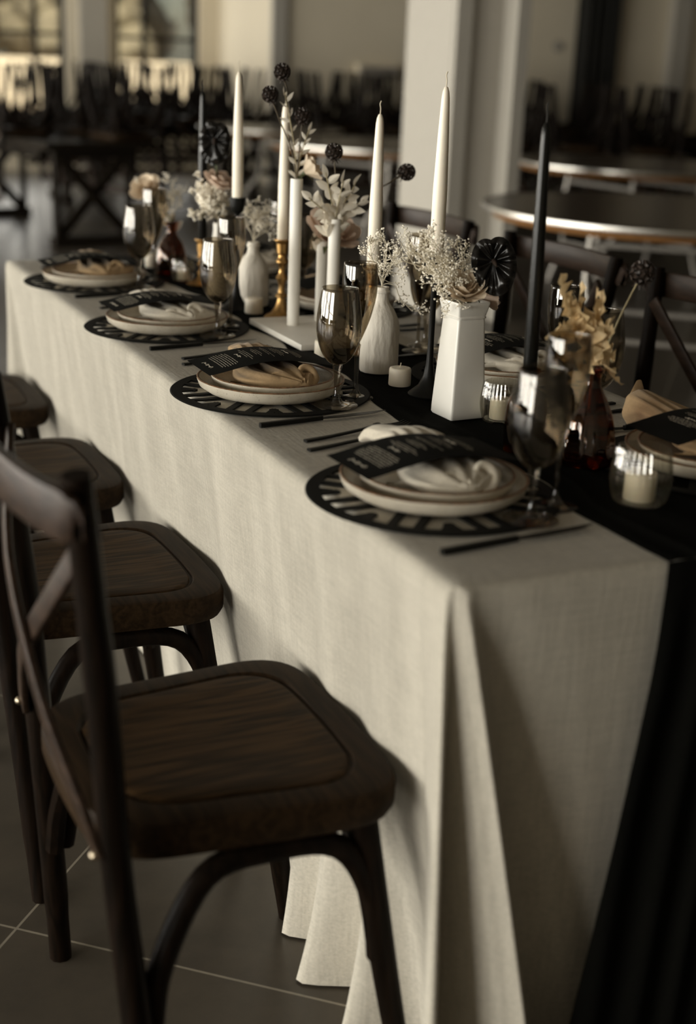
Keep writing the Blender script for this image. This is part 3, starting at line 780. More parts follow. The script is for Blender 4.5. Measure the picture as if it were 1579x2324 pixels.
def menu_parts():
    cd = MB()
    x0, x1, y0, y1 = CARD
    for dz in (0.0, 0.0006):
        cd.grid(lambda u, v: (lerp(x0, x1, u), lerp(y0, y1, v), card_z(lerp(x0, x1, u), lerp(y0, y1, v))+dz), 24, 8)
    ink = MB(); rnd = random.Random(11)
    def dash(x, ya, yb, h):
        o = 0.0011
        q = [(x-h/2, ya), (x+h/2, ya), (x+h/2, yb), (x-h/2, yb)]
        ink.add([(a, b, card_z(a, b)+o) for a, b in q], [(0, 1, 2, 3)])
    def line(x, w, h=0.0013):
        yc = (y0+y1)/2; y = yc-w/2
        while y < yc+w/2:
            wl_ = rnd.uniform(0.003, 0.011); e = min(y+wl_, yc+w/2)
            k = y
            while k < e:      # letter-sized strokes
                dash(x+rnd.uniform(-0.0002, 0.0002), k, min(k+rnd.uniform(0.0011, 0.0021), e), h*rnd.uniform(0.7, 1.1)); k += 0.0023
            y = e+0.0017
    def script(x, w, amp, loops, cross=False):
        yc = (y0+y1)/2; pts = []
        for k in range(loops*10+1):
            a = k/10*2*PI; yy = yc+w/2-w*k/(loops*10)+0.0012*math.sin(a)
            xx = x-amp*math.sin(a+0.7)*(0.55+0.45*math.sin(a*0.37+1))
            pts.append((xx, yy, card_z(xx, yy)+0.0009))
        ink.tube(pts, 0.00028, 4)
    x = x0+0.016
    script(x, 0.040, 0.0035, 6); x += 0.014
    for wd in (0.070, 0.074, 0.078, 0.078, 0.074, 0.076, 0.066): line(x, wd); x += 0.0044
    x += 0.008; script(x, 0.024, 0.0028, 4); x += 0.0085
    for grp in ((0.040, 0.070, 0.050), (0.030, 0.052, 0.034), (0.046, 0.072), (0.028, 0.060, 0.060, 0.038)):
        for wd in grp: line(x, wd, 0.0012); x += 0.0043
        x += 0.0060
    script(x, 0.026, 0.0026, 4); x += 0.008
    for wd in (0.066, 0.072, 0.060, 0.044):
        if x < x1-0.008: line(x, wd); x += 0.0043
    return cd.mesh('card', M['card'], angle=60), ink.mesh('printing', M['ink'], smooth=False)
CARD_ME, INK_ME = menu_parts()
def link(me, name, parent=None):
    o = bpy.data.objects.new(name, me); C.objects.link(o)
    if parent: o.parent = parent
    return o
def fork_parts(length):
    h = MB(); L = length
    pts = [(0, 0, 0.0028), (L*0.25, 0, 0.0032), (L*0.55, 0, 0.006), (L*0.66, 0, 0.009)]
    h.slat(cr(pts, 5), [lerp(0.0105, 0.0052, k/15) for k in range(16)], 0.0036, (0, 0, 1))
    t = MB()
    def head(u, v):
        x = L*lerp(0.655, 0.76, u); w = lerp(0.0028, 0.0112, smooth01(u*1.3)); return (x, lerp(-w, w, v), lerp(0.0085, 0.0050, u)+0.0012*(2*v-1)**2)
    t.grid(head, 8, 7); t.grid(lambda u, v: (lambda p: (p[0], p[1], p[2]+0.0018))(head(u, v)), 8, 7)
    for k in range(4):
        y = (k-1.5)*0.0060
        t.slat([(L*0.75, y*0.95, 0.0058), (L*0.86, y, 0.0038), (L*0.95, y, 0.0042), (L, y*0.97, 0.0066)], [0.0036, 0.0030, 0.0026, 0.0014], 0.0020, (0, 0, 1))
    return h.mesh('handle', M['black_metal']), t.mesh('tines', M['black_metal'])
FORK_L, FORK_S = fork_parts(0.214), fork_parts(0.192)
def knife_parts():
    h = MB().slat([(0, 0, 0.0042), (0.006, 0, 0.0042), (0.05, 0, 0.0042), (0.098, 0, 0.0042), (0.108, 0, 0.0042)], [0.0085, 0.0105, 0.0100, 0.0085, 0.0075], 0.0075, (0, 0, 1))
    b = MB()
    def bl(u, v):
        x = lerp(0.106, 0.224, u); w0 = -0.0040-0.0045*smooth01(u*3)*(1-smooth01((u-0.75)*4)); w1 = 0.0040
        return (x, lerp(w0, w1, v)+0.004*smooth01((u-0.7)*3.3)*(1-v)*0.8, 0.0042)
    for dz in (-0.0008, 0.0008): b.grid(lambda u, v: (lambda p: (p[0], p[1], p[2]+dz*(1-0.9*u)))(bl(u, v)), 24, 4)
    return h.mesh('handle', M['black_metal']), b.mesh('blade', M['black_metal'])
KNIFE = knife_parts()
def setting(side, i, y, nap, peak=0.0, tilt=0.0):
    who = WHO[(side, i)]
    rz = 0.0 if side == 'L' else PI
    ox = PX if side == 'L' else TW-PX
    R_ = Matrix.Rotation(rz, 3, 'Z')
    def at(x, yy, z=0.0): return R_ @ Vector((x, yy, 0)) + Vector((ox, y, ZT+z))
    mo = link(mat_me, 'placemat'); mo.location = at(0, 0, 0.0012); mo.rotation_euler = (0, 0, rz)
    tag(mo, 'round black lattice placemat under the plates ' + who, 'placemat', 'black placemats')
    plate(0.124, 0.024, 'larger speckled plate, bottom of the stack ' + who, at(0, 0, 0.0044), 'dinner plates')
    plate(0.104, 0.023, 'smaller speckled plate on top of the stack ' + who, at(0.004, 0.002, 0.0098), 'salad plates')
    nm, mt = ('napkin', M['napkin_cream']) if nap == 'cream' else ('napkin', M['napkin_tan'])
    napkin(nm, mt, nap + ' cloth napkin gathered under the menu card ' + who, at(0.0, 0.0, 0.0032), 0.0, 'napkins', peak, i*1.7+(0 if side == 'L' else 3))
    dy = 0.0 if side == 'L' else -0.03
    mc = thing('menu_card', 'black menu card with pale printing ' + who, 'menu', at(-0.002, dy, 0.0075), rz+tilt, 'menu cards')
    link(CARD_ME, 'card', mc); link(INK_ME, 'printing', mc)['label'] = 'fine pale printing'
    for nm2, pos, ang, parts, pn in (('fork', (-0.078, 0.232), 0.215, FORK_L, ('handle', 'tines')), ('fork', (-0.064, 0.278), 0.20, FORK_S, ('handle', 'tines')), ('knife', (-0.098, -0.205), 0.09, KNIFE, ('handle', 'blade'))):
        what = {'knife': 'matte black knife on the cloth ', 'fork': ('longer black fork, the one nearer the plate ' if parts is FORK_L else 'shorter black fork, the outer one ')}[nm2]
        p = at(*pos)
        # cutlery whose tip lies on the gauze rests a little higher
        k = thing(nm2, what + who, nm2, p, rz+ang, 'black knives' if nm2 == 'knife' else 'black forks')
        k.rotation_euler = (0, -0.012, rz+ang)
        for me, n_ in zip(parts, pn): link(me, n_, k)
for i, (y, nap) in enumerate(zip(LEFT_Y, ('cream', 'tan', 'cream', 'tan'))): setting('L', i, y, nap, tilt=[0.05, 0.0, 0.02, 0.0][i])
for i, (y, nap, pk) in enumerate(zip(RIGHT_Y, ('tan', 'cream', 'tan', 'cream'), (0.042, 0, 0, 0))): setting('R', i, y, nap, pk, tilt=[0.06, 0.03, 0.0, 0.0][i])

# ------------------------------------------------------------------ glasses
def wall_profile(outer, th):
    inner = [(max(0.0005, r-th), z+(th if k == 0 else 0)) for k, (r, z) in enumerate(outer)]
    return outer + [((outer[-1][0]+inner[-1][0])/2, outer[-1][1]+0.0006)] + inner[::-1]
def stemware(kind):
    bowl, stem, foot = MB(), MB(), MB()
    if kind == 'goblet':
        prof = cr([(0.004, 0, 0.066), (0.016, 0, 0.072), (0.0285, 0, 0.090), (0.0355, 0, 0.116), (0.0362, 0, 0.140), (0.0330, 0, 0.166), (0.0292, 0, 0.190)], 5)
        stem.lathe([(0.0125, 0.0045), (0.0070, 0.012), (0.0048, 0.020), (0.0046, 0.035), (0.0056, 0.050), (0.0072, 0.060), (0.0078, 0.066), (0.0045, 0.0665)], 24)
        fr = 0.0355
    else:
        prof = cr([(0.0030, 0, 0.092), (0.0085, 0, 0.104), (0.0190, 0, 0.132), (0.0262, 0, 0.160), (0.0288, 0, 0.182), (0.0286, 0, 0.202), (0.0272, 0, 0.224)], 5)
        stem.lathe([(0.0110, 0.0045), (0.0055, 0.012), (0.0036, 0.024), (0.0034, 0.055), (0.0042, 0.078), (0.0060, 0.090), (0.0035, 0.0925)], 24)
        fr = 0.0300
    bowl.lathe(wall_profile([(p.x, p.z) for p in prof], 0.0011), 48)
    foot.lathe([(0, 0.0), (fr-0.0008, 0.0), (fr, 0.0008), (fr-0.001, 0.0016), (fr*0.6, 0.0026), (0.0125, 0.0046), (0, 0.0050)], 40)
    return [(bowl.mesh('bowl', M['smoke'], angle=60), 'bowl'), (stem.mesh('stem', M['smoke'], angle=60), 'stem'), (foot.mesh('foot', M['smoke'], angle=60), 'foot')]
GOB, FLU = stemware('goblet'), stemware('flute')
def glassware(kind, x, y, label, z=ZT, s=1.0):
    t = thing('water_goblet' if kind == 'g' else 'champagne_flute', label, 'glass', (x, y, z+0.0006), 0, 'smoked glasses')
    for me, n_ in (GOB if kind == 'g' else FLU): link(me, n_, t)
    t.scale = (s, s, s)
ZR = ZT+0.0035      # resting height on the rumpled runner
glassware('g', 0.201, 0.168, 'smoked water goblet blurred in front, by the nearest left plates', ZT+0.0042)
glassware('f', 0.266, 0.214, 'smoked champagne flute behind the blurred front goblet', ZT)
glassware('g', 0.203, 0.762, 'sharp smoked water goblet beside the second left plates', ZT+0.0042)
glassware('f', 0.262, 0.815, 'sharp smoked champagne flute in front of the textured bottle', ZT)
glassware('g', 0.204, 1.340, 'smoked water goblet beside the third left plates', ZT+0.0042)
glassware('f', 0.268, 1.442, 'smoked champagne flute just behind the third left goblet', ZT)
glassware('g', 0.215, 1.925, 'smoked water goblet at the farthest left setting', ZT+0.0042)
glassware('f', 0.282, 2.02, 'smoked champagne flute behind the farthest left goblet', ZT)
glassware('g', 0.578, 1.165, 'smoked water goblet right of and behind the square white vase', ZT)
glassware('f', 0.532, 1.110, 'smoked champagne flute between the textured bottle and thin black holder', ZR)
glassware('g', 0.535, 0.520, 'smoked water goblet behind the oak leaves, rightmost of the glasses', ZT)
glassware('f', 0.512, 0.590, 'smoked champagne flute just right of the black taper candle', ZT, 0.965)
glassware('f', 0.488, 1.720, 'smoked champagne flute left of the brass candlestick', ZR)
glassware('g', 0.560, 1.750, 'smoked water goblet behind the brass candlestick', ZT)

# ------------------------------------------------------------------ candles and holders
def taper(x, y, z0, z1, r0, r1, label, mat='wax', lean=(0, 0), wick=0.022, wickmat='wick'):
    t = thing('taper_candle', label, 'candle', (x, y, z0), 0)
    h = z1-z0
    pr = [(0, 0), (r0*0.92, 0), (r0, 0.004), (r0*0.98, h*0.4), (lerp(r0, r1, 0.55), h*0.72), (r1*1.08, h-0.030), (r1*0.98, h-0.017), (r1*0.80, h-0.008), (r1*0.45, h-0.0015), (0, h)]
    b = MB().lathe(pr, 24)
    sh = Matrix(((1, 0, lean[0], 0), (0, 1, lean[1], 0), (0, 0, 1, 0), (0, 0, 0, 1)))
    b.xf(sh).build('candle_body', M[mat], t, angle=60)
    w = MB().tube(cr([(0, 0, h-0.003), (0.0004, 0, h+wick*0.4), (-0.001, 0, h+wick*0.75), (0.0012, 0.0005, h+wick)], 4), 0.0011, 6)
    w.xf(sh).build('wick', M[wickmat], t)
    return t
def holder_slim(x, y, h, label, z=ZR):
    t = thing('candle_holder', label, 'candle holder', (x, y, z), 0)
    MB().lathe([(0, 0), (0.034, 0), (0.0345, 0.002), (0.030, 0.006), (0.018, 0.016), (0.010, 0.032), (0.0062, 0.055), (0.0050, 0.09), (0.0048, h-0.035), (0.006, h-0.028)], 32).build('stem', M['black_metal'], t, angle=60)
    MB().lathe([(0.005, h-0.030), (0.0135, h-0.024), (0.0165, h-0.010), (0.0180, h+0.006), (0.0166, h+0.006), (0.0130, h-0.003), (0, h-0.003)], 32).build('cup', M['black_metal'], t, angle=60)
    MB().lathe([(0.005, h-0.040), (0.0200, h-0.038), (0.0205, h-0.036), (0.005, h-0.033)], 32).build('drip_ring', M['black_metal'], t, angle=60)
    return t
def holder_brass(x, y, h, label, z=ZR, s=1.0):
    t = thing('candlestick', label, 'candle holder', (x, y, z), 0)
    pr = [(0, 0), (0.036, 0), (0.037, 0.003), (0.033, 0.007), (0.022, 0.013), (0.014, 0.024), (0.0095, 0.036), (0.0080, 0.044), (0.0125, 0.047), (0.0125, 0.051), (0.0078, 0.055), (0.0062, 0.068), (0.0085, 0.078), (0.0125, 0.084), (0.0128, 0.088),
          (0.0080, 0.094), (0.0060, 0.104), (0.0085, 0.114), (0.0130, 0.119), (0.0130, 0.123), (0.0090, 0.128), (0.0085, 0.134)]
    k = (h-0.030)/0.134
    MB().lathe([(r, zz*k) for r, zz in pr], 36).build('turned_stem', M['brass'], t, angle=35)
    MB().lathe([(0.0085, h-0.030), (0.0120, h-0.026), (0.0130, h-0.006), (0.0185, h+0.001), (0.0185, h+0.003), (0.0125, h+0.003), (0.0118, h-0.002), (0, h-0.002)], 36).build('cup', M['brass'], t, angle=35)
    return t
holder_slim(0.343, 1.613, 0.236, 'black candle holder carrying the leftmost white taper')
taper(0.343, 1.613, ZR+0.234, 1.262, 0.0118, 0.0068, 'leftmost ivory taper candle, in the black holder', lean=(0.0, 0.0))
holder_brass(0.400, 1.490, 0.165, 'turned brass candlestick beside the tallest white bud vase')
taper(0.400, 1.490, ZR+0.164, 1.205, 0.0122, 0.0075, 'ivory taper candle in the brass candlestick, partly behind the bud vase')
holder_brass(0.430, 1.112, 0.162, 'brass candlestick seen through the sharp champagne flute', ZR)
taper(0.430, 1.112, ZR+0.161, 1.205, 0.0128, 0.0072, 'ivory taper candle right of the bud vases, above the sharp flute')
holder_slim(0.386, 0.790, 0.232, 'slim black candle holder behind the square white vase')
taper(0.386, 0.790, ZR+0.230, 1.262, 0.0120, 0.0066, 'tallest ivory taper candle, in front of the white pillar')
holder_brass(0.379, 1.950, 0.105, 'low brass candlestick among the farthest flowers')
taper(0.379, 1.950, ZR+0.104, 1.214, 0.0110, 0.0062, 'black taper candle behind the far black anthurium', 'wax_black', wickmat='wick_dark')

def amber_bottle(x, y, prof, label, z=ZR, facets=0, name='amber_bottle'):
    t = thing(name, label, 'bottle', (x, y, z), 0)
    mod = (lambda a, zz: 1+0.05*abs(math.sin(a*facets/2))*(1 if zz < prof[-1][1]*0.7 else 0)) if facets else None
    P = cr([(r, 0, zz) for r, zz in prof], 4)
    MB().lathe([(0, P[0].z)]+wall_profile([(p.x, p.z) for p in P], 0.002)[:-1]+[(0, P[0].z+0.003)], 48, mod=mod).build('bottle_glass', M['amber'], t, angle=60)
    top = prof[-1]
    MB().lathe([(top[0]-0.001, top[1]-0.006), (top[0]+0.0030, top[1]-0.004), (top[0]+0.0035, top[1]), (top[0], top[1]+0.002), (top[0]-0.0025, top[1])], 40).build('lip', M['amber'], t, angle=60)
    return t
amber_bottle(0.365, 0.450, [(0.029, 0.0), (0.0305, 0.004), (0.0305, 0.055), (0.026, 0.078), (0.0125, 0.096), (0.0115, 0.108), (0.0125, 0.120)], 'amber glass bottle holding the black taper candle')
taper(0.365, 0.450, ZR+0.108, 1.226, 0.0104, 0.0065, 'tall glossy black taper candle standing in the amber bottle', 'wax_black', lean=(-0.02, 0), wick=0.026, wickmat='wick_dark')
amber_bottle(0.418, 0.372, [(0.042, 0.0), (0.043, 0.004), (0.040, 0.035), (0.033, 0.070), (0.020, 0.100), (0.0135, 0.115), (0.0140, 0.135)], 'faceted amber decanter holding the dried oak leaves', facets=12, name='amber_decanter')
amber_bottle(0.355, 2.120, [(0.038, 0.0), (0.040, 0.004), (0.039, 0.04), (0.030, 0.075), (0.0135, 0.100), (0.0125, 0.115), (0.0135, 0.128)], 'far amber bottle holding dried blooms beside the farthest left glasses')

def pillar_candle(x, y, r, h, label, z=ZR):
    t = thing('votive_candle', label, 'candle', (x, y, z), 0)
    MB().lathe([(0, 0), (r*0.97, 0), (r, 0.0015), (r*0.985, h-0.004), (r*0.93, h-0.0008), (r*0.80, h), (r*0.5, h-0.0012), (0.002, h+0.0015), (0, h+0.0015)], 32).build('wax', M['wax'], t, angle=60)
    MB().tube([(0, 0, h), (0.0003, 0, h+0.004), (0.001, 0, h+0.008)], 0.0009, 6).build('wick', M['wick'], t)
    return t
def votive(x, y, r, h, label, candle_label, z=ZR):
    t = thing('votive_glass', label, 'candle holder', (x, y, z), 0)
    P = cr([(r*0.72, 0, 0.0), (r*0.86, 0, 0.004), (r*0.98, 0, h*0.32), (r, 0, h*0.55), (r*0.93, 0, h*0.85), (r*0.86, 0, h)], 4)
    ribs = lambda a, zz: 1+0.028*math.cos(a*30)
    MB().lathe([(0, 0)]+[(p.x, p.z) for p in P]+[(p.x-0.0022, max(p.z, 0.004)) for p in P[::-1]]+[(0, 0.004)], 216, mod=ribs).build('ribbed_glass', M['clear'], t, angle=60)
    pillar_candle(x, y, r*0.53, h*0.52, candle_label, z+0.0045)
votive(0.415, 0.603, 0.0320, 0.064, 'ribbed clear votive glass right of the square white vase', 'short white candle inside the votive beside the square vase')
votive(0.378, 0.187, 0.0395, 0.074, 'ribbed clear votive glass blurred at front right', 'short white candle inside the front right votive')
votive(0.347, 2.000, 0.0280, 0.052, 'far ribbed votive glass among the distant bottles', 'short white candle inside the far votive')
pillar_candle(0.371, 0.867, 0.0195, 0.031, 'small bare white votive candle between textured bottle and square vase')
pillar_candle(0.366, 1.563, 0.0200, 0.034, 'small bare white votive candle in front of the far textured bottle')
pillar_candle(0.338, 1.120, 0.0180, 0.030, 'small bare white votive candle by the bud vase tray corner')
pillar_candle(0.339, 2.235, 0.0180, 0.034, 'farthest bare white votive candle, left of the amber bottle')

# ------------------------------------------------------------------ vases
def plaster_bottle(x, y, h, r, label):
    t = thing('textured_bottle', label, 'bottle vase', (x, y, ZR), 0)
    def rough(a, z):
        return 1+0.022*noise.noise(Vector((math.cos(a)*7, math.sin(a)*7, z*22+y)))+0.012*noise.noise(Vector((math.cos(a)*22, math.sin(a)*22, z*30)))
    P = cr([(r*0.9, 0, 0), (r, 0, 0.006), (r*1.01, 0, h*0.40), (r*0.97, 0, h*0.58), (r*0.72, 0, h*0.72), (r*0.42, 0, h*0.82), (r*0.36, 0, h*0.90), (r*0.37, 0, h)], 10)
    MB().lathe([(0, 0)]+[(p.x, p.z) for p in P]+[(r*0.24, h), (r*0.22, h*0.85), (0, h*0.85)], 72, mod=rough).build('bottle_body', M['plaster'], t, angle=80)
    MB().lathe([(r*0.34, h*0.925), (r*0.42, h*0.93), (r*0.43, h*0.955), (r*0.36, h*0.965)], 48, mod=rough).build('neck_ring', M['plaster'], t, angle=80)
    return t
plaster_bottle(0.384, 0.979, 0.152, 0.0345, 'white textured bottle behind the sharp champagne flute')
plaster_bottle(0.399, 1.659, 0.140, 0.0355, 'white textured bottle left of the brass candlestick')
def square_ring(w, z, ch=0.22, n=3):
    pts = []
    for k in range(4):
        a = PI/4+k*PI/2; c = Vector((math.cos(a), math.sin(a)))*(w*math.sqrt(2))
        t0 = Vector((math.sin(a-PI/4+PI/2)*0, 0))
        d0 = Vector((math.cos(a-3*PI/4), math.sin(a-3*PI/4))); d1 = Vector((math.cos(a+3*PI/4), math.sin(a+3*PI/4)))
        for j in range(n+1):
            s = j/n; p0 = c+d0*w*ch; p1 = c+d1*w*ch
            pts.append(((1-s)**2*p0+2*s*(1-s)*c+s*s*p1))
    return [(p.x, p.y, z) for p in pts]
def square_vase(x, y, rz, s=1.0):
    t = thing('square_vase', 'tall tapered square white vase of dried flowers, in sharp focus', 'vase', (x, y, ZR), rz)
    mb = MB(); rings = [(0.030, 0.0, .13), (0.0320, 0.003, .15), (0.0318, 0.015, .15), (0.0245, 0.155, .15), (0.0238, 0.160, .15), (0.0250, 0.1625, .13), (0.0268, 0.170, .12), (0.0290, 0.180, .12), (0.0296, 0.183, .12), (0.0290, 0.185, .12), (0.0262, 0.1845, .12), (0.0240, 0.172, .12), (0.0220, 0.12, .15)]
    for w, z, ch in rings: mb.v += square_ring(w, z, ch)
    n = 16
    for i in range(len(rings)-1): mb.f += [(i*n+k, i*n+(k+1) % n, (i+1)*n+(k+1) % n, (i+1)*n+k) for k in range(n)]
    mb.f += [tuple(range(n-1, -1, -1)), tuple(range((len(rings)-1)*n, len(rings)*n))]
    mb.build('vase_body', M['porcelain'], t, angle=50)
    mb2 = MB(); rr = [(0.0236, 0.1575, .3), (0.0262, 0.159, .25), (0.0266, 0.1615, .25), (0.0240, 0.1635, .3)]
    for w, z, ch in rr: mb2.v += square_ring(w, z, ch)
    for i in range(3): mb2.f += [(i*n+k, i*n+(k+1) % n, (i+1)*n+(k+1) % n, (i+1)*n+k) for k in range(n)]
    mb2.build('collar', M['porcelain'], t, angle=50)
square_vase(0.368, 0.655, 0.05)
fv = thing('bud_vase', 'narrow white vase under the far fluffy blooms', 'vase', (0.367, 1.80, ZR))
MB().lathe([(0, 0), (0.026, 0), (0.027, 0.004), (0.012, 0.15), (0.0125, 0.165), (0.0105, 0.165), (0.010, 0.12), (0, 0.12)], 40).build('vase_body', M['ceramic'], fv, angle=60)
# triple bud vase: a square tray carrying three tubes
bv = thing('triple_bud_vase', 'white square tray carrying three upright tube vases', 'vase', (0.408, 1.305, ZR+0.001), 0.0)
MB().box((0, 0, 0.006), (0.195, 0.280, 0.012)).build('tray', M['ceramic'], bv, bevel=0.002)
for x, y, h in ((0.372, 1.356, 0.292), (0.424, 1.280, 0.222), (0.446, 1.385, 0.165)):
    MB().lathe([(0.0122, 0.0), (0.0122, h-0.001), (0.0117, h), (0.0098, h), (0.0095, h-0.06), (0, h-0.06)], 32).build('tube', M['ceramic'], bv, loc=(x-0.408, y-1.305, 0.0115), angle=60)

# ------------------------------------------------------------------ flowers
def frame_to(axis):
    return Vector(axis).normalized().to_track_quat('Z', 'Y').to_matrix().to_4x4()
def leaf(mb, base, d, up, L, W, bend=0.2, lobes=0, curl=0.25, nu=12, seed=0, twist=0.0):
    d = Vector(d).normalized(); up = Vector(up); s = d.cross(up).normalized(); n = s.cross(d).normalized(); base = Vector(base); rnd = random.Random(seed)
    ph = rnd.uniform(0, 6)
    def fn(u, v):
        w = W*(math.sin(PI*min(1, u**0.75*0.985+0.015)))**0.85
        if lobes:
            sf = (u*lobes*1.0+0.1) % 1.0; w = W*(0.10+0.90*math.sin(PI*min(1, 0.10+0.90*u))**0.7)*(0.22+0.95*(sf/0.72 if sf < 0.72 else (1-sf)/0.28))*(1 if u < 0.985 else 0.1)
        q = 2*v-1
        tw = twist*u
        ss = s*math.cos(tw)+n*math.sin(tw); nn = n*math.cos(tw)-s*math.sin(tw)
        z = bend*L*(u*u) + curl*abs(q)**1.4*w*(1 if not lobes else (0.6+0.5*math.sin(u*9+ph+q*2)))
        return base + d*L*u + ss*q*w + nn*z
    mb.grid(fn, nu if not lobes else 48, 9)
def stem_to(t, pts, r, mat, name='stem'):
    return MB().tube(cr(pts, 6), r, 6).build(name, M[mat], t)
def rose(loc, base, axis, size, label, mat='petal', openness=1.0, seed=1, leaves=3):
    """base = insertion point in the vase (thing origin), loc = middle of the bloom"""
    rnd = random.Random(seed); base = Vector(base); c = Vector(loc)-base
    t = thing('rose', label, 'flower', base, 0)
    F = Matrix.Translation(c) @ frame_to(axis)
    ax = Vector(axis).normalized()
    rings = [(3, 0.10, 0.30, 0.95, 0.0), (4, 0.20, 0.48, 1.0, 0.05), (5, 0.28, 0.74, 0.98, 0.22), (6, 0.30, 1.0, 0.86, 0.45)]
    for (n, r0, r1, h, cu) in rings:
        off = rnd.uniform(0, 6)
        for k in range(n):
            a0 = off+2*PI*k/n+rnd.uniform(-0.12, 0.12); half = PI/n*1.35; jr = rnd.uniform(0.92, 1.1)
            def fn(u, v):
                q = 2*u-1; vv = v*(1-0.22*abs(q)**2.2)
                r = size*(r0*0.35+(r1*openness*jr-r0*0.35)*math.sin(vv*PI/2)**1.2 + cu*0.35*max(0, vv-0.6)**1.2)
                z = size*(-0.55+h*1.15*vv - cu*1.6*max(0, vv-0.62)**1.5 + 0.04*math.sin(q*5+k))
                a = a0+q*half*(0.55+0.45*math.sin(PI*min(1, vv+0.15)))
                return F @ Vector((r*math.cos(a), r*math.sin(a), z))
            MB().grid(fn, 9, 9).build('petal', M[mat], t, angle=180)
    MB().lathe([(0.002, -size*0.78), (size*0.16, -size*0.66), (size*0.20, -size*0.52), (size*0.05, -size*0.45)], 12).xf(F).build('calyx', M['stem_green'], t)
    stem_to(t, [(0, 0, -0.05), (0, 0, 0.0), c*0.5-ax*size*0.2, c-ax*size*0.7], 0.0022, 'stem_green')
    for k in range(leaves):
        a = k*2.4+seed; lf = MB()
        leaf(lf, c-ax*size*0.62, (math.cos(a), math.sin(a), -0.25), (0, 0, 1), size*0.9, size*0.14, -0.3)
        lf.build('sepal', M['stem_green'], t, angle=180)
    return t
def pod(loc, base, r, label, mids=(), mat='stem_brown', group='dried seed pods'):
    base = Vector(base); c = Vector(loc)-base
    t = thing('scabiosa_pod', label, 'seed pod', base, 0, group)
    mb = MB(); mb.ico((c.x, c.y, c.z), r*0.72, 1)
    N = 44
    for k in range(N):
        z = 1-2*(k+0.5)/N; a = k*2.39996; q = math.sqrt(1-z*z); d = Vector((q*math.cos(a), q*math.sin(a), z))
        F = Matrix.Translation(c+d*r*0.70) @ frame_to(d)
        s = len(mb.v); mb.lathe([(r*0.05, 0), (r*0.11, r*0.10), (r*0.22, r*0.30), (r*0.19, r*0.27), (r*0.06, r*0.12)], 8, mod=lambda aa, zz: 1+0.22*math.cos(aa*5)); mb.xf(F, s)
        s = len(mb.v); mb.ico((0, 0, r*0.16), r*0.06); mb.xf(F, s)
    mb.build('seed_head', M['pod'], t, angle=50)
    br = MB()
    dn = (Vector(mids[-1])-Vector(loc)).normalized() if mids else Vector((0, 0, -1))
    for k in range(7):
        a = k*0.9; v = frame_to(dn) @ Vector((math.cos(a)*0.8, math.sin(a)*0.8, 0.35))
        leaf(br, c+dn*r*0.6, v, dn, r*0.95, r*0.12, 0.3)
    br.build('bract', M['pod'], t, angle=180)
    stem_to(t, [(0, 0, -0.05), (0, 0, 0)]+[Vector(q)-base for q in mids]+[c+dn*r*0.5], 0.0013, mat)
    return t
def ruscus(base, tip, n, L, W, label, side=(0, -1, 0), seed=0, mids=(), mat='bleached', jitter=0.5, start=0.25):
    rnd = random.Random(seed); base = Vector(base)
    t = thing('ruscus_sprig', label, 'foliage', base, 0)
    pts = cr([(0, 0, -0.05), (0, 0, 0)]+[Vector(q)-base for q in mids]+[Vector(tip)-base], 10)
    MB().tube(pts, 0.0011, 6).build('stem', M['stem_straw'], t)
    for k in range(n):
        f = start+(1-start)*k/(n-1); i = min(len(pts)-2, int(f*(len(pts)-1))); p = pts[i]; tg = (pts[i+1]-pts[i]).normalized()
        s = 1 if k % 2 else -1
        if k == n-1: d = tg
        else:
            lat = tg.cross(Vector(side)).normalized()
            d = (tg*0.75+lat*s*0.9+Vector((rnd.uniform(-1, 1), rnd.uniform(-1, 1), rnd.uniform(-0.5, 1)))*jitter).normalized()
        lf = MB(); sc = (1.0-0.35*f)*rnd.uniform(0.8, 1.15)
        up = Vector(side)*-1+Vector((rnd.uniform(-1, 1), rnd.uniform(-1, 1), rnd.uniform(-1, 1)))*0.6
        leaf(lf, p, d, up, L*sc, W*sc, rnd.uniform(-0.1, 0.25), curl=rnd.uniform(0.1, 0.5))
        lf.build('leaf', M[mat], t, angle=180)
    return t
def breath(base, target, label, group, n2=9, n3=6, spread=0.035, fr=0.0019, seed=0, mids=()):
    rnd = random.Random(seed); base = Vector(base); tg = Vector(target)-base
    t = thing('baby_breath_sprig', label, 'dried flowers', base, 0, group)
    st, fl = MB(), MB()
    main = cr([(0, 0, -0.04), (0, 0, 0)]+[Vector(q)-base for q in mids]+[tg*0.6+Vector((0, 0, tg.length*0.08)), tg], 6)
    st.tube(main, 0.0008, 5)
    def rv(s): return Vector((rnd.uniform(-1, 1), rnd.uniform(-1, 1), rnd.uniform(-1, 1)))*s
    dr = tg.normalized()
    for k in range(n2):
        i = rnd.randint(int(len(main)*0.5), len(main)-1); p = main[i]
        d = (dr*0.6+rv(1.0)+Vector((0, 0, 0.25))).normalized(); q = p+d*spread*rnd.uniform(0.5, 1.1)
        st.tube([p, (p+q)/2+rv(0.003), q], 0.0005, 4, cap=False)
        for j in range(n3):
            d2 = (d*0.7+rv(1.0)).normalized(); e = q+d2*spread*rnd.uniform(0.2, 0.48)
            st.tube([q, e], 0.00034, 3, cap=False)
            for l in range(rnd.choice((1, 2, 2))):
                e2 = e+rv(0.0045); s = fr*rnd.uniform(0.7, 1.25)
                if l: st.tube([e, e2], 0.0003, 3, cap=False)
                fl.ico(e2, s, 0, (1, 1, 0.85))
    st.build('stalks', M['breath_stem'], t, angle=180)
    f = fl.build('florets', M['breath'], t, smooth=False); f['kind'] = 'stuff'
    return t
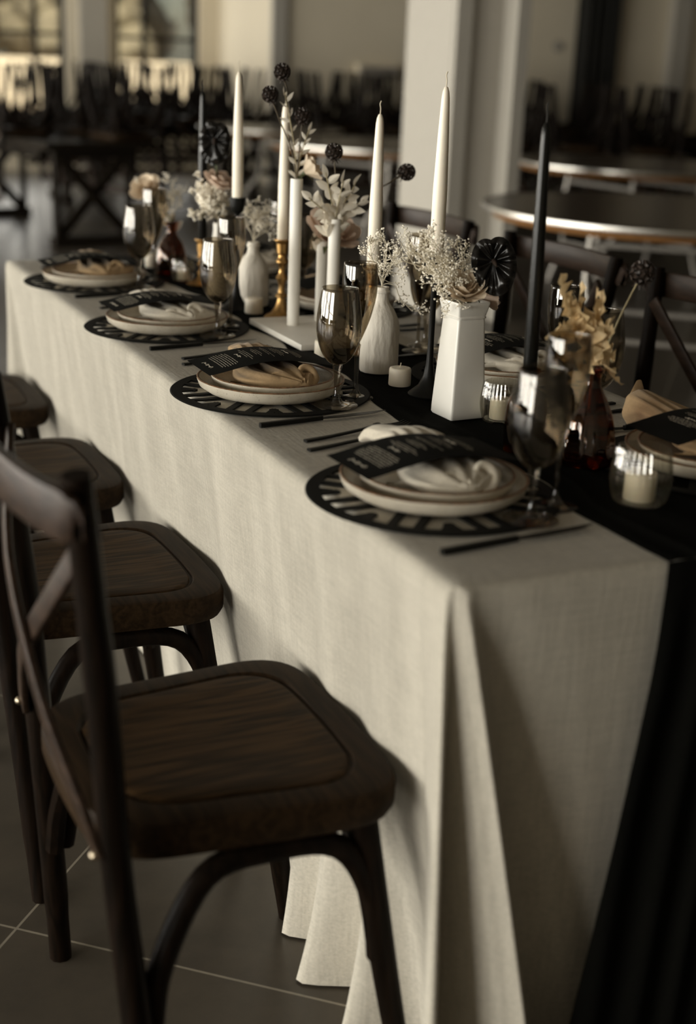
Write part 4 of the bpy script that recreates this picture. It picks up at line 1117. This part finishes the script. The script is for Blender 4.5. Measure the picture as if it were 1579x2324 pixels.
def anthurium(loc, base, facing, size, roll, label, mids=()):
    base = Vector(base); c = Vector(loc)-base
    t = thing('anthurium', label, 'flower', base, 0)
    F = Matrix.Translation(c) @ frame_to(facing) @ Matrix.Rotation(roll, 4, 'Z')
    def rad(a):        # heart outline, notch at +y, tip at -y
        x = abs(((a-PI/2+PI) % (2*PI))-PI)/PI    # 0 at the notch, 1 at the tip
        return size*(0.62+0.40*math.sin(min(1, x*1.9)*PI/2)**1.1-0.10*math.sin(PI*x)**2+0.02*x)
    def fn(u, v):
        a = 2*PI*v; r = rad(a)*u
        sw = a+0.35*u*math.sin(a)
        env = math.sin(PI*min(1, u*0.97))**0.7
        rip = 0.085*size*math.sin(sw*7+1.3*math.sin(a*2)+0.6*math.sin(a*5))*env+0.03*size*math.sin(a*17+2*math.sin(a*3))*env
        return F @ Vector((0.72*r*math.cos(a), r*math.sin(a)+0.10*size, 0.22*size*u*u-0.22*size*smooth01((u-0.72)*3.2)+rip))
    MB().grid(fn, 16, 120, cv=True).build('spathe', M['anthurium'], t, angle=180)
    sp = MB().tube([(0, 0.10*size, 0.0), (0.02*size, 0.02*size, 0.16*size), (0.04*size, -0.10*size, 0.30*size)], [0.075*size, 0.065*size, 0.03*size], 10)
    sp.xf(F).build('spadix', M['pod'], t)
    back = F @ Vector((0, 0.10*size, -0.02*size))
    stem_to(t, [(0, 0, -0.05), (0, 0, 0)]+[Vector(q)-base for q in mids]+[back], 0.0024, 'stem_green')
    return t

# tall tube: blush rose, bleached ruscus and three pods
T1 = (0.372, 1.356, 1.055+0.003)
rose((0.400, 1.352, 1.088), T1, (0.75, -0.25, 0.55), 0.030, 'cream rose at the top of the tallest bud vase tube', 'petal_cream', 0.95, 3)
ruscus(T1, (0.340, 1.352, 1.232), 13, 0.030, 0.0050, 'bleached sprig rising from the tallest tube toward upper left', seed=4, mids=[(0.362, 1.354, 1.14)], jitter=0.35, start=0.4)
ruscus(T1, (0.394, 1.35, 1.165), 11, 0.028, 0.0055, 'bleached sprig above the cream rose', seed=6, mids=[(0.378, 1.354, 1.11)], jitter=0.4, start=0.4)
pod((0.336, 1.356, 1.268), T1, 0.0165, 'topmost dark seed pod above the tallest tube', mids=[(0.362, 1.356, 1.12), (0.350, 1.356, 1.22)])
pod((0.312, 1.356, 1.226), T1, 0.0160, 'leftmost dark seed pod above the tallest tube', mids=[(0.360, 1.356, 1.12), (0.332, 1.356, 1.18)])
pod((0.377, 1.346, 1.188), T1, 0.0165, 'dark seed pod just above the cream rose', mids=[(0.374, 1.352, 1.12)])
# middle tube: full bleached foliage and two pods
T2 = (0.424, 1.280, 0.988+0.003)
for i, (tip, lab) in enumerate([((0.362, 1.27, 1.040), 'bleached leafy sprig spreading left from the middle tube'), ((0.392, 1.26, 1.088), 'bleached leafy sprig rising upper left from the middle tube'),
                  ((0.425, 1.25, 1.078), 'bleached leafy sprig upright in the middle tube'), ((0.462, 1.27, 1.070), 'bleached leafy sprig leaning right above the middle tube'),
                  ((0.482, 1.275, 1.035), 'bleached leafy sprig lowest on the right of the middle tube')]):
    ruscus(T2, tip, 15, 0.040, 0.0105, lab, seed=20+i, jitter=0.6, start=0.28)
pod((0.412, 1.270, 1.126), T2, 0.0170, 'dark seed pod standing straight above the bleached leaves', mids=[(0.421, 1.276, 1.06)])
pod((0.577, 1.280, 1.088), T2, 0.0170, 'dark seed pod leaning far right past the ivory taper', mids=[(0.47, 1.285, 1.025), (0.53, 1.282, 1.062)])
# short tube: peach rose
T3 = (0.446, 1.385, 0.931+0.003)
rose((0.462, 1.372, 0.962), T3, (0.15, -0.55, 0.8), 0.046, 'large open peach rose in the shortest tube', 'petal', 1.25, 8)
for i, (tip, lab) in enumerate([((0.418, 1.36, 0.955), 'bleached leaves left of the peach rose'), ((0.500, 1.37, 0.948), 'bleached leaves right of the peach rose')]):
    ruscus(T3, tip, 7, 0.030, 0.0065, lab, seed=33+i, jitter=0.5, start=0.3)

# textured bottle 1 and 2: dried baby's breath
B1 = (0.399, 1.659, ZR+0.141)
for i, q in enumerate([(0.372, 1.655, 0.958), (0.392, 1.65, 0.975), (0.412, 1.65, 0.968), (0.436, 1.655, 0.948), (0.402, 1.645, 0.945), (0.425, 1.64, 0.93)]):
    breath(B1, q, "dried baby's breath in the far textured bottle", "baby's breath sprigs in the far textured bottle", 8, 5, 0.030, 0.0020, 50+i)
B2 = (0.384, 0.979, ZR+0.153)
for i, (q, k) in enumerate([((0.350, 0.972, 0.978), 9), ((0.385, 0.965, 0.998), 9), ((0.412, 0.97, 0.985), 8), ((0.365, 0.955, 0.955), 7), ((0.395, 0.955, 0.965), 7)]):
    breath(B2, q, "dried baby's breath rising from the sharp textured bottle", "baby's breath sprigs in the sharp textured bottle", k, 6, 0.026, 0.0017, 70+i)
breath(B2, (0.440, 0.968, 0.872), "baby's breath sprig drooping down the right of the textured bottle", 'drooping sprig', 7, 5, 0.024, 0.0018, 79, mids=[(0.405, 0.972, 0.918)])
# square vase: baby's breath, two roses, black anthurium
V = (0.368, 0.655, ZR+0.183)
for i, (q, k) in enumerate([((0.262, 0.655, 1.030), 12), ((0.250, 0.66, 1.012), 9), ((0.285, 0.645, 1.012), 13), ((0.296, 0.665, 1.046), 11), ((0.310, 0.64, 1.015), 13), ((0.276, 0.65, 1.000), 10),
                            ((0.352, 0.66, 1.030), 8), ((0.366, 0.672, 1.018), 6), ((0.318, 0.645, 0.968), 8), ((0.335, 0.64, 0.952), 7), ((0.325, 0.655, 0.990), 11), ((0.290, 0.655, 1.030), 10)]):
    breath(V, q, "dried baby's breath sweeping left from the square white vase", "baby's breath sprigs in the square white vase", k, 6, 0.026, 0.0016, 100+i)
rose((0.362, 0.645, 0.968), V, (-0.2, -0.5, 0.8), 0.032, "cream rose low in the square white vase behind the baby's breath", 'petal_cream', 1.05, 15)
rose((0.412, 0.662, 0.953), V, (0.75, -0.1, 0.2), 0.024, 'small peach rose drooping right over the square vase rim', 'petal', 1.1, 17)
anthurium((0.402, 0.632, 1.006), V, (-0.45, -0.82, 0.20), 0.052, 0.2, 'glossy black anthurium facing us above the square white vase', mids=[(0.388, 0.652, 0.97)])
# decanter: dried oak leaves and one pod
D = (0.418, 0.372, ZR+0.137)
rnd = random.Random(5)
t = thing('oak_leaf_spray', 'dried tan oak leaves standing in the amber decanter', 'dried leaves', D)
for p in [[(0, 0, -0.06), (0, 0, 0), (-0.03, -0.005, 0.05), (-0.060, 0.0, 0.105)], [(0, 0, -0.06), (0.001, 0, 0), (-0.01, 0, 0.04), (0.004, 0.0, 0.085)]]:
    MB().tube(cr(p, 6), 0.0015, 6).build('twig', M['stem_straw'], t)
tips = [((-0.048, 0.0, 0.075), (-0.078, -0.004, 0.128)), ((-0.040, -0.004, 0.065), (-0.040, -0.010, 0.118)), ((-0.036, 0, 0.055), (-0.096, -0.010, 0.058)), ((-0.045, -0.008, 0.055), (-0.088, -0.016, 0.006)),
        ((-0.015, -0.005, 0.045), (0.006, -0.016, 0.100)), ((-0.020, -0.008, 0.025), (-0.070, -0.018, 0.066)), ((-0.008, 0, 0.035), (0.024, -0.008, 0.064)), ((-0.012, -0.010, 0.015), (-0.030, -0.024, 0.078)),
        ((0.0, -0.004, 0.015), (-0.042, -0.014, -0.026)), ((0.004, -0.002, 0.022), (0.036, 0.006, -0.034)), ((-0.012, -0.008, 0.035), (-0.052, -0.018, 0.094)), ((-0.004, -0.01, 0.02), (0.022, -0.016, 0.020)),
        ((-0.03, -0.004, 0.05), (-0.066, -0.012, 0.100)), ((-0.006, -0.006, 0.05), (-0.022, -0.014, 0.110)), ((-0.018, -0.012, 0.03), (-0.060, -0.026, 0.026)), ((-0.005, -0.012, 0.01), (0.004, -0.026, 0.060))]
for i, (b, tip) in enumerate(tips):
    b, tip = Vector(b), Vector(tip); lf = MB(); d = tip-b
    leaf(lf, b, d, Vector((-0.5, -0.8, 0.3))+Vector((rnd.uniform(-.9, .9), rnd.uniform(-.6, .6), rnd.uniform(-.9, .9))), d.length*1.12, rnd.uniform(0.012, 0.018), rnd.uniform(-0.25, 0.3), lobes=rnd.choice((3, 4, 4)), curl=rnd.uniform(0.5, 1.1), seed=i, twist=rnd.uniform(-1.2, 1.2))
    lf.build('leaf', M['oak'], t, angle=180)
pod((0.507, 0.400, 1.026), D, 0.0180, 'dark seed pod on a long pale stem, rightmost on the table', mids=[(0.440, 0.385, 0.908), (0.472, 0.393, 0.968)], mat='stem_straw')
# far arrangements
FVT = (0.367, 1.80, ZR+0.166)
for i in range(9):
    a = i*2.4; r = 0.030*math.sqrt((i+0.5)/9)
    breath(FVT, (0.336+r*math.cos(a), 1.795+r*0.6*math.sin(a), 0.985+r*math.sin(a)*0.9), 'fluffy pale dried bloom above the far narrow vase', 'fluffy dried blooms in the far narrow vase', 9, 7, 0.026, 0.0030, 200+i)
rose((0.366, 1.79, 1.020), FVT, (0.2, -0.35, 0.9), 0.034, 'blush rose over the far fluffy dried blooms', 'petal', 1.15, 23)
anthurium((0.352, 1.79, 1.108), FVT, (-0.50, -0.85, 0.05), 0.054, -0.1, 'black anthurium far back, left of the leftmost ivory taper', mids=[(0.362, 1.80, 1.03)])
AF = (0.355, 2.120, ZR+0.130)
rose((0.285, 2.11, 0.975), AF, (-0.5, -0.5, 0.6), 0.032, 'cream bloom farthest left above the far amber bottle', 'petal_cream', 1.2, 27)
for i, q in enumerate([(0.268, 2.12, 0.995), (0.315, 2.11, 0.955), (0.30, 2.10, 0.965)]):
    ruscus(AF, q, 9, 0.034, 0.008, 'dried tan leaves around the farthest left bloom', seed=61+i, mat='oak' if i == 1 else 'bleached')['group'] = 'dried leaves in the far amber bottle'
for i, q in enumerate([(0.360, 2.11, 0.972), (0.382, 2.11, 0.962), (0.350, 2.10, 0.985)]):
    breath(AF, q, "baby's breath above the far amber bottle", "baby's breath sprigs in the far amber bottle", 8, 5, 0.026, 0.0022, 230+i)
